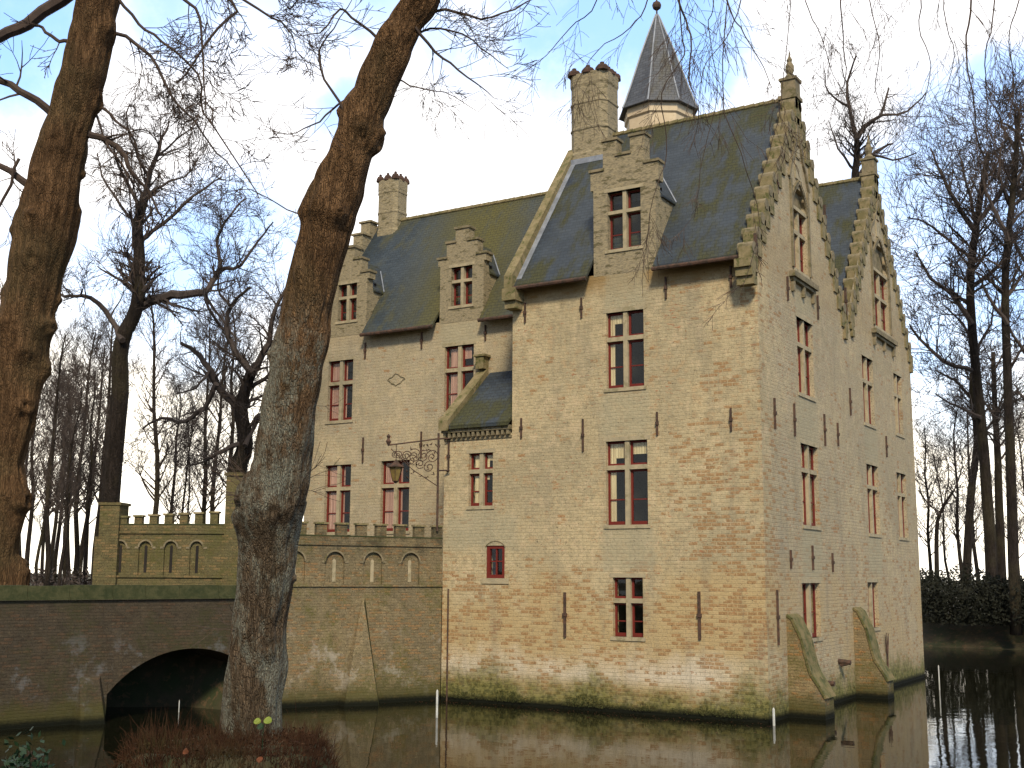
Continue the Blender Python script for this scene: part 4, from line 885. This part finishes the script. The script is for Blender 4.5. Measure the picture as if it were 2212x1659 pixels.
twB([(260, -60), (420, -60), (560, 20), (620, 60), (640, 110)], .05, .01, 2.2, 1.1, 3, DB_)
twB([(205, 240), (235, 320), (275, 380), (285, 520), (290, 600)], .03, .01, 2.4, 1., 2, DB_, .1)
# background trees laid out by hand (main limbs), then feathered with twigs
def hand_tree(name, label, dep, trunk, r0, r1, limbs, dens=2.2, L=1.7, lev=3, group=None, mt='barkD', up=.05, base_z=2.4, minr=.008, cat='tree'):
    b_ = at(trunk[0][0], trunk[0][1], dep); b_.z = base_z; t = thing(name, b_, label, cat, group)
    tb = MB(); P_, rr = limb(tb, [b_-Vector((0, 0, .3))]+pxl(trunk[1:], dep), r0, r1, 9, 3, .02); tb.build('trunk', mt, t, True)
    cb = MB(); feather(cb, P_, rr, dens*.5, L, lev, .55, 0, .9, up, .2, minr)
    for (pts, a, c) in limbs:
        Q, qr = limb(cb, pxl(pts, dep, .5) if len(pts) > 2 else pxl(pts, dep), a, c, 6, 3, .04); feather(cb, Q, qr, dens, L, lev, .12, 0, 1., up, .22, minr)
    cb.build('crown', 'twigfar' if mt == 'barkD' else 'twig', t); return t
hand_tree('bare_tree', 'tall bare tree with a dark trunk and one long crooked limb behind the gate wall', 41, [(236, 1255), (238, 1080), (258, 850), (262, 740), (296, 660), (300, 560), (298, 480), (312, 430)], .36, .14, [
    ([(296, 665), (340, 645), (390, 635), (440, 630), (462, 600), (475, 575)], .20, .07), ([(475, 578), (470, 540), (475, 500), (500, 460), (530, 430)], .07, .03), ([(475, 582), (520, 572), (560, 520), (590, 480)], .07, .025), ([(440, 632), (480, 690), (520, 740)], .06, .02),
    ([(264, 735), (240, 690), (195, 642), (150, 640), (128, 638)], .11, .04), ([(290, 620), (250, 600), (210, 575)], .08, .02), ([(298, 520), (330, 500), (400, 440), (450, 400), (480, 380)], .09, .02),
    ([(300, 450), (280, 400), (250, 340), (240, 280)], .08, .02), ([(310, 430), (325, 370), (350, 300), (365, 260)], .12, .02), ([(312, 430), (350, 400), (400, 380), (430, 340)], .06, .02), ([(300, 490), (260, 440), (220, 380), (210, 330)], .06, .02), ([(318, 380), (290, 320), (275, 260), (280, 225)], .06, .015), ([(330, 350), (380, 300), (420, 270)], .05, .015)], 3.6, 1.35, 3, minr=.006)
hand_tree('bare_tree', 'twisted bare tree with gnarled forking limbs standing behind the square gate pillar', 37, [(512, 1255), (510, 1040), (530, 960), (520, 880), (545, 800)], .34, .16, [
    ([(525, 880), (480, 850), (455, 800), (420, 760), (390, 740)], .15, .05), ([(470, 830), (440, 880), (400, 910), (350, 905), (310, 925)], .10, .03), ([(545, 805), (510, 760), (490, 710), (500, 660), (540, 620)], .12, .04), ([(490, 715), (450, 670), (440, 600)], .06, .02), ([(545, 800), (580, 740), (590, 680), (620, 620)], .12, .04),
    ([(515, 960), (470, 980), (440, 1000), (400, 1010)], .08, .02), ([(540, 840), (590, 800), (620, 740)], .08, .03), ([(500, 660), (470, 620), (480, 560)], .05, .02), ([(455, 800), (420, 840), (380, 850)], .05, .02), ([(530, 960), (560, 900), (600, 860)], .08, .03)], 3.6, 1.3, 3, minr=.006)
hand_tree('bare_tree', 'bare tree forking above the roofs, between the finials of the two stepped gables', 62, [(1850, 900), (1850, 700), (1845, 420), (1852, 330), (1850, 300)], .27, .13, [
    ([(1848, 390), (1890, 330), (1930, 310)], .14, .04), ([(1850, 300), (1870, 270), (1900, 250), (1920, 190)], .16, .05), ([(1850, 300), (1835, 230), (1830, 180), (1850, 120)], .13, .04), ([(1900, 250), (1960, 240), (2000, 200)], .08, .03), ([(1870, 330), (1930, 345), (1980, 330)], .08, .03), ([(1835, 230), (1790, 200), (1780, 150)], .07, .02), ([(1848, 370), (1810, 320), (1790, 260)], .08, .02)], 1.2, 2.2, 3, base_z=1.0)
# right bank trees
rb = [
 ('tall dark tree nearest the castle on the far bank with a forked crown', 58, [(2140, 1300), (2138, 1150), (2118, 900), (2095, 640), (2110, 480), (2135, 330)], .32, .12, [([(2100, 700), (2060, 640), (2010, 600), (1975, 540)], .15, .04), ([(2100, 800), (2040, 780), (1985, 730), (1965, 700)], .13, .04), ([(2105, 500), (2060, 430), (2030, 370), (2010, 320)], .14, .04), ([(2110, 480), (2160, 420), (2190, 350)], .14, .04), ([(2120, 900), (2070, 880), (2020, 850)], .10, .03), ([(2100, 620), (2160, 570), (2200, 500)], .12, .04), ([(2130, 350), (2110, 300), (2100, 260)], .07, .02), ([(2098, 560), (2050, 520), (2000, 480), (1960, 470)], .1, .03), ([(2108, 480), (2090, 400), (2070, 330)], .1, .03)]),
 ('tall slim dark tree on the far bank at the right edge of the picture', 54, [(2190, 1300), (2185, 1100), (2178, 850), (2172, 600), (2190, 400), (2200, 250)], .27, .10, [([(2178, 700), (2140, 650), (2110, 590)], .12, .03), ([(2180, 520), (2140, 440), (2120, 370)], .12, .03), ([(2190, 400), (2230, 330)], .1, .03), ([(2175, 640), (2220, 580)], .12, .03), ([(2195, 330), (2165, 270), (2150, 230)], .08, .02), ([(2185, 450), (2160, 380), (2165, 310)], .1, .03), ([(2180, 800), (2215, 740)], .1, .03)]),
 ('leaning dark tree behind the two tall ones on the far bank', 66, [(2080, 1280), (2095, 1100), (2110, 950), (2098, 850), (2105, 760)], .26, .1, [([(2108, 960), (2150, 900), (2180, 820)], .1, .03), ([(2100, 860), (2060, 820), (2020, 800)], .1, .03), ([(2105, 760), (2080, 700), (2040, 660)], .1, .03), ([(2105, 760), (2140, 700), (2150, 640)], .1, .03)]),
 ('thin pale tree with crooked limbs at the water edge beside the castle', 60, [(2025, 1290), (2022, 1180), (2030, 1110), (2060, 1060)], .14, .06, [([(2030, 1110), (2000, 1080), (1985, 1050)], .05, .02), ([(2060, 1060), (2080, 1010), (2070, 960)], .05, .02), ([(2040, 1090), (2050, 1020), (2040, 980)], .04, .02)]),
 ('upright dark tree in the middle of the far bank row', 70, [(2165, 1280), (2160, 1150), (2155, 1000), (2150, 900), (2145, 760)], .3, .12, [([(2155, 1000), (2190, 950), (2205, 890)], .08, .03), ([(2150, 900), (2120, 860), (2100, 800)], .08, .03), ([(2148, 800), (2180, 740)], .08, .03)]),
 ('tree rising beyond the far bank just past the right edge', 60, [(2260, 1300), (2250, 1000), (2240, 700), (2235, 450), (2230, 250)], .32, .12, [([(2245, 800), (2200, 740), (2170, 690)], .13, .04), ([(2240, 600), (2200, 540), (2180, 480)], .13, .04), ([(2236, 450), (2190, 400), (2150, 330)], .13, .04), ([(2232, 330), (2190, 280), (2150, 260)], .1, .03), ([(2235, 420), (2210, 340), (2190, 250)], .12, .03), ([(2245, 900), (2210, 860), (2190, 830)], .12, .03)])]
for (lab, dep, tr_, a, c, lm) in rb:
    hand_tree('bare_tree', lab, dep, tr_, a, c, lm, 2.6 if a > .25 else 1.6, 2.3 if a > .25 else 1.6, 3, 'bare trees on the far bank', base_z=1.0, minr=.011)
# slim trees of the wood: prototypes, then copies
def proto_tree(H, r, lean, seedv, dens, L):
    random.seed(seedv); t = thing('slim_tree', (0, 0, 0), 'x', 'tree'); tb = MB()
    pts = [Vector((lean*H*f*f+.12*random.uniform(-1, 1)*(f > 0), .12*random.uniform(-1, 1), H*f)) for f in (0, .15, .3, .45, .6, .75, .9, 1)]
    P_, rr = limb(tb, pts, r, r*.2, 7, 2); tb.build('trunk', 'barkD', t, True); cb = MB()
    feather(cb, P_, rr, dens, L, 3, .28, 0, .8, .16, .2, .006); cb.build('crown', 'twigfar', t); return t
protos = [proto_tree(11, .13, .02, 11, 4.2, 1.5), proto_tree(9, .09, -.05, 12, 4.6, 1.2), proto_tree(13, .15, .04, 13, 3.6, 1.7)]
random.seed(21)
spots = [(62, 44), (80, 50), (98, 43), (118, 52), (140, 46), (160, 55), (182, 49), (35, 56), (205, 60), (105, 62), (150, 66), (330, 52), (355, 58), (382, 47), (455, 56), (560, 52), (128, 40), (20, 62), (-20, 50), (405, 60), (432, 52), (490, 58), (90, 58), (172, 60)]
used = set()
for i, (px, dep) in enumerate(spots):
    j = i % 3; src = protos[j]
    if j in used:
        o = src.copy(); COL.objects.link(o)
        for ch in src.children: c = ch.copy(); COL.objects.link(c); c.parent = o
    else: o = src; used.add(j)
    p = at(px, 1255, dep); o.location = (p.x, p.y, 2.3 if px < 700 else 1.); o.rotation_euler = (random.uniform(-.05, .05), random.uniform(-.05, .05), random.uniform(0, 6.28)); s_ = random.uniform(.75, 1.15)*(dep/52); o.scale = (s_,)*3
    o['label'] = 'slim bare tree of the wood behind the bridge, left of the big bare tree' if px < 240 else 'slim bare tree of the wood seen over the crenellated gate wall'
    o['group'] = 'slim trees of the wood left of the big tree' if px < 240 else 'slim trees of the wood above the gate wall'
rspots = [(2010, 74), (2050, 80), (2110, 84), (2200, 76), (2150, 90), (2230, 85), (2075, 70)]
for i, (px, dep) in enumerate(rspots):
    src = protos[i % 3]; o = src.copy(); COL.objects.link(o)
    for ch in src.children: c = ch.copy(); COL.objects.link(c); c.parent = o
    p = at(px, 1255, dep); o.location = (p.x, p.y, 1.); o.rotation_euler = (0, 0, random.uniform(0, 6.28)); s_ = random.uniform(1., 1.3); o.scale = (s_,)*3
    o['label'] = 'slim bare tree of the wood beyond the far bank at the right'; o['group'] = 'slim trees of the wood beyond the far bank'
for i, (x, y) in enumerate(((-14, -9), (-9, -14), (-4, -10), (1, -15), (6, -9), (10, -16), (15, -10), (20, -15), (-19, -14), (12, -6), (25, -8), (3, -22), (-8, -24), (18, -24))):  # unseen trees, added to darken the pane reflections and shade the foreground
    src = protos[i % 3]; o = src.copy(); COL.objects.link(o)
    for ch in src.children: c = ch.copy(); COL.objects.link(c); c.parent = o
    o.location = (x, y, 1.3); o.rotation_euler = (0, 0, i*2.1); s_ = 1.25+.1*(i % 4); o.scale = (s_,)*3
    o['label'] = 'unseen slim bare tree added behind the viewpoint, mirrored in the castle panes'; o['group'] = 'unseen slim trees added on the near bank'
# overhanging branches of a tree that stands above the photographer
oh = thing('overhanging_tree', at(1700, -700, 9), 'bare drooping twigs hanging from above in front of roof and sky', 'tree')
hang = [([(1520, -260), (1570, 0), (1600, 60), (1640, 130), (1668, 190)], 9, .010, .004, 4, .35), ([(1440, -200), (1462, -10), (1480, 40), (1492, 90), (1487, 170), (1500, 205)], 8, .013, .005, 7, .35),
        ([(1470, -160), (1470, 60), (1478, 120), (1430, 200), (1440, 330), (1410, 430), (1395, 540)], 8.4, .008, .003, 6, .35), ([(1800, -250), (1815, -20), (1820, 80), (1826, 165), (1800, 230)], 9, .010, .004, 6, .4),
        ([(2090, -250), (2098, -10), (2085, 100), (2100, 200), (2110, 300), (2118, 420)], 8.5, .013, .004, 5, .4), ([(2150, -250), (2150, 0), (2128, 120), (2132, 200), (2130, 300)], 9, .010, .003, 5, .4),
        ([(1980, -200), (1990, -10), (1985, 60), (2010, 140), (1990, 230), (1950, 330)], 9.6, .009, .003, 6, .45), ([(1700, -200), (1740, 0), (1770, 70), (1800, 160), (1850, 250)], 9.3, .008, .003, 5, .4),
        ([(1300, -200), (1290, 0), (1230, 60), (1180, 120), (1110, 165)], 9, .008, .003, 5, .4), ([(1380, -200), (1400, -10), (1360, 60), (1290, 110), (1240, 190)], 8.6, .009, .003, 7, .4),
        ([(1640, -200), (1600, 0), (1570, 80), (1520, 150), (1510, 260)], 9, .008, .003, 6, .4), ([(1900, -200), (1880, 0), (1900, 100), (1890, 190), (1920, 260)], 9.2, .008, .003, 6, .4),
        ([(2260, -200), (2200, 0), (2180, 90), (2190, 200), (2160, 330)], 9.5, .009, .003, 6, .4), ([(1580, -100), (1560, 200), (1600, 330), (1640, 480), (1600, 640)], 8.2, .006, .0025, 4, .35),
        ([(1180, -200), (1150, -20), (1120, 30), (1060, 60), (1000, 20)], 9, .007, .003, 5, .35), ([(1500, -200), (1540, 0), (1530, 60), (1550, 200), (1520, 330), (1500, 470)], 8.3, .006, .0025, 6, .35), ([(1720, -200), (1700, 100), (1680, 260), (1640, 400)], 8.8, .006, .0025, 4, .35), ([(2050, -200), (2040, 20), (2060, 120), (2030, 240)], 9.2, .008, .003, 7, .4), ([(560, -220), (600, 0), (640, -10), (700, 20)], 9, .007, .003, 5, .35)]
for (pts, dep, r0, r1, dens, L) in hang:
    b_ = MB(); P_, rr = limb(b_, pxl(pts, dep, .1), r0*.7, r1*.7, 5, 4, .006); feather(b_, P_, rr, dens*.8, L, 2, .05, .16, .6, 0, .12, .0016); b_.build('branch', 'twig', oh)
# ------------------------------------------------------------------ undergrowth, dead stems, leaves
def leafmass(name, mat, pts, size, label, cat):
    mb = MB()
    for p in pts:
        a = rv()*size*random.uniform(.6, 1.4); b_ = a.cross(rv()).normalized()*size*random.uniform(.5, 1.); mb.poly([p-a, p-b_*.6, p+a, p+b_*.6])
    return tag(mb.build(name, mat), label, cat, None, 'stuff')
pts = []
for k in range(60000):
    x = random.uniform(-14, 12); y = random.uniform(57.4, 60.5)+random.uniform(0, 2); top = 3.2+1.0*noise.noise(Vector((x*.35, y*.3, 1)))+.5*noise.noise(Vector((x*1.3, y, 1)))-.25*max(0, 59-y)
    pts.append(Vector((x, y, random.uniform(1.1, top))))
leafmass('undergrowth', 'ivy', pts, .09, 'dark evergreen undergrowth along the far bank under the trees', 'undergrowth')
pts = []
for k in range(4500):
    px = random.uniform(-40, 700); dep = random.uniform(43, 60); p = at(px, 1255, dep); top = 2.6+.9*noise.noise(Vector((p.x*.3, p.y*.3, 1)))+.6
    p.z = random.uniform(2.2, max(2.4, top)); pts.append(p)
leafmass('brushwood', 'twigfar', pts, .11, 'low brown brushwood under the trees behind the gate wall', 'undergrowth')
random.seed(31); mb = MB()
for k in range(9000):
    x = random.uniform(XA, XG); c_ = noise.noise(Vector((x*.9, 0, 4)))+.35*noise.noise(Vector((x*4, 0, 4)))
    if random.random() > .35+c_*1.3: continue
    z = random.uniform(.08, .2+.2*max(0, c_+.25)); o_ = random.uniform(0, .07)*(1.2-z); a = rv()*random.uniform(.006, .018); b_ = a.cross(rv()).normalized()*.009
    p = Vector((x, YF-.01-o_, z)); mb.poly([p-a, p-b_, p+a, p+b_])
tag(mb.build('waterline_moss', 'mossleaf'), 'green moss and small plants along the castle foot just above the water', 'moss', None, 'stuff')
mb = MB()
def inbank(x, y): return hgt(x, y) > 1.1
k = 0
random.seed(5)
while k < 11000:
    px = random.uniform(150, 880); dep = random.uniform(9.2, 13.8); p = at(px, 1255, dep); h = hgt(p.x, p.y)
    if h < .35: continue
    k += 1; p.z = h-.05; L = random.uniform(.08, .30)*(1.5 if random.random() < .06 else 1)*sst(.35, 1.5, h)*.6*(.6+.7*(noise.noise(Vector((p.x*1.6, p.y*1.6, 0)))+.5)); d = (Vector((0, 0, 1))+rv()*random.choice((.3, .6, 1.1)))
    q = p+d*L*.5; r2_ = q+(d+rv()*.5)*L*.5; mb.tube([p, q, r2_], [.004, .003, .0012], 3, False)
for k in range(2600):
    px = random.uniform(150, 880); p = at(px, 1255, random.uniform(9.2, 13.6)); h = hgt(p.x, p.y)
    if h < .2: continue
    p.z = h+random.uniform(0, .1); a = rv()*random.uniform(.012, .03); a.z *= .4; b_ = a.cross(rv()).normalized()*.014; mb.poly([p-a, p-b_, p+a, p+b_])
tag(mb.build('dead_stems', 'stem'), 'reddish brown dead grass and stems on the bank round the leaning tree', 'grass', None, 'stuff')
random.seed(77); mb = MB()
for k in range(420):
    x, y = (random.uniform(-20, -6), random.uniform(14, 26)) if k % 3 else (random.uniform(-19, -9), random.uniform(25.3, 26.1))
    if hgt(x, y) > -.5: continue
    a = Vector((random.gauss(0, 1), random.gauss(0, 1), 0)).normalized()*random.uniform(.015, .035); b_ = Vector((-a.y, a.x, 0))*.6; p = Vector((x, y, .008)); mb.poly([p-a, p-b_, p+a, p+b_])
tag(mb.build('floating_leaves', 'leafo'), 'small brown fallen leaves drifting on the dark moat water', 'leaves', None, 'stuff')
def leaf(c, r, mat, name, lab, nrm):
    mb = MB(); nrm = nrm.normalized(); a = nrm.orthogonal().normalized(); b_ = nrm.cross(a)
    mb.poly([c+(a*math.cos(t)*r*(1+.25*math.cos(t))+b_*math.sin(t)*r*.85)+nrm*.006*math.cos(2*t) for t in [i*math.pi/6 for i in range(12)]])
    mb.poly([c-nrm*.002+(a*math.cos(t)*r*(1+.25*math.cos(t))+b_*math.sin(t)*r*.85)+nrm*.006*math.cos(2*t) for t in [-i*math.pi/6 for i in range(12)]]); return mb
vt = -_fw+Vector((0, 0, .5))
pl = thing('seedling', at(570, 1600, 11.3), 'small plant with two round yellow green leaves at the foot of the leaning tree', 'plant')
for x, y, r, mt in ((557, 1557, .035, 'leafy'), (580, 1555, .04, 'leafy'), (563, 1568, .035, 'leafg')): leaf(at(x, y, 11.3), r, mt, '', '', vt+rv()*.2).build('leaf', mt, pl)
s = MB(); s.tube([at(570, 1560, 11.32), at(568, 1585, 11.32), at(566, 1625, 11.32)], .004, 4); s.build('stem', 'leafg', pl)
for x, y, lab in ((402, 1622, 'orange fallen leaf at the bottom left among the dead stems'), (560, 1642, 'dull red fallen leaf below the leaning tree at the bottom edge')):
    tag(leaf(at(x, y, 10.6), .03, 'leafo', '', '', vt+rv()*.4).build('fallen_leaf', 'leafo'), lab, 'leaf')
# green leaved shrub at the bottom left corner
sh_ = thing('shrub', at(60, 1700, 10.2), 'dark green leafy sprig in the bottom left corner', 'plant'); mb = MB()
for k in range(260):
    p = at(random.gauss(55, 28), random.gauss(1665, 30), 10.2+random.uniform(-.3, .3)); a = rv()*.035; b_ = a.cross(rv()).normalized()*.02; mb.poly([p-a, p-b_, p+a, p+b_])
mb.build('leaves', 'leafg', sh_); s = MB()
for k in range(9): s.tube([at(60, 1760, 10.2), at(random.uniform(20, 110), random.uniform(1620, 1680), 10.2)], .005, 4)
s.build('stems', 'twig', sh_)
# ------------------------------------------------------------------ sky and light
SUN_EL, SUN_AZ = R(38), Vector((.55, -.84)).normalized()
wd = bpy.data.worlds.new('World'); sc.world = wd; wd.use_nodes = True; nt = wd.node_tree; n = N(nt); bg = nt.nodes['Background']
sky = n.add('ShaderNodeTexSky', sky_type='NISHITA', sun_disc=False, sun_elevation=SUN_EL, sun_rotation=math.atan2(SUN_AZ.x, SUN_AZ.y), altitude=0, air_density=1., dust_density=.6, ozone_density=1.5)
tc = n.add('ShaderNodeTexCoord').outputs['Generated']
nv = n.add('ShaderNodeTexNoise', inp={'Vector': tc, 'Scale': 6., 'Detail': 7., 'Roughness': .6}).outputs['Color']
off = n.add('ShaderNodeVectorMath', operation='SUBTRACT', inp={0: nv, 1: (.5, .5, .5)}).outputs[0]
dv = n.add('ShaderNodeVectorMath', operation='ADD', inp={0: tc, 1: n.vmul(off, (.10, .10, .10))}).outputs[0]
dv = n.add('ShaderNodeVectorMath', operation='NORMALIZE', inp={0: dv}).outputs[0]
blobs = [(30, 60, 150, 1.), (140, 120, 90, .7), (420, -40, 120, .55), (480, 520, 140, .55), (300, 620, 140, .5), (590, 560, 100, .45), (80, 520, 60, .3), (1240, 20, 190, .75), (1420, 60, 170, .8), (1560, 60, 80, .6), (960, 120, 80, .4), (760, 260, 60, .5), (2120, 330, 150, .5), (2180, 520, 180, .6), (2010, 560, 120, .55), (1960, 700, 110, .5), (2060, 800, 100, .3), (2230, 200, 90, .6), (640, 640, 80, .5), (430, 740, 90, .4), (1950, 420, 110, .5), (700, -250, 300, .6), (2700, 300, 300, .8), (-500, 300, 250, .7)]
acc = None
for (x, y, r, w_) in blobs:
    d = ray(x, y).normalized(); dt = n.add('ShaderNodeVectorMath', operation='DOT_PRODUCT', inp={0: dv, 1: tuple(d)}).outputs['Value']
    a = r*1.25/FPX; f = n.ramp(dt, math.cos(a*1.2), math.cos(a*.15), 0, w_); acc = f if acc is None else n.math('MAXIMUM', acc, f)
ns_ = n.noise(tc, 1.7, 5, .6); back = n.math('MULTIPLY', n.ramp(ns_, .5, .64), n.ramp(n.add('ShaderNodeVectorMath', operation='DOT_PRODUCT', inp={0: tc, 1: tuple(_fw)}).outputs['Value'], .82, .7))
acc = n.math('MAXIMUM', acc, back)
mot = n.noise(tc, 9, 6, .65); acc = n.math('MULTIPLY', acc, n.ramp(mot, .36, .6, .6, 1.))
acc = n.math('SUBTRACT', 1., n.math('POWER', n.math('SUBTRACT', 1., acc), 2.6))
zc_ = n.add('ShaderNodeSeparateXYZ', inp={0: tc}).outputs[2]
cl = n.mix(n.ramp(zc_, .05, .35), (19., 17.4, 14.4, 1), (12.2, 12.0, 12.0, 1)); cl = n.mix(n.ramp(n.noise(tc, 4, 5), .4, .7, 0, .22), cl, (8.6, 8.8, 9.6, 1)); cl = n.mix(n.ramp(n.add('ShaderNodeVectorMath', operation='DOT_PRODUCT', inp={0: tc, 1: tuple(_fw)}).outputs['Value'], .62, .1), cl, (2.9, 2.9, 2.9, 1))
blue = n.add('ShaderNodeVectorMath', operation='SCALE', inp={0: sky.outputs[0], 'Scale': 4.2}).outputs[0]
blue = n.mix(.75, blue, (2.9, 5.2, 9.6, 1))
skyc = n.mix(acc, cl, blue)
n.l.new(skyc, bg.inputs['Color']); bg.inputs['Strength'].default_value = .1
ld = bpy.data.lights.new('sun', 'SUN'); ld.energy = 2.7; ld.angle = R(9); ld.color = (1., .87, .66); lo = bpy.data.objects.new('sun', ld); COL.objects.link(lo)
dl = Vector((SUN_AZ.x*math.cos(SUN_EL), SUN_AZ.y*math.cos(SUN_EL), math.sin(SUN_EL))); lo.rotation_euler = dl.to_track_quat('Z', 'Y').to_euler()
vs = sc.view_settings; vs.view_transform = 'Standard'; vs.look = 'None'; vs.exposure = 0.42; vs.gamma = 1
sc.cycles.max_bounces = 6; sc.cycles.transparent_max_bounces = 12
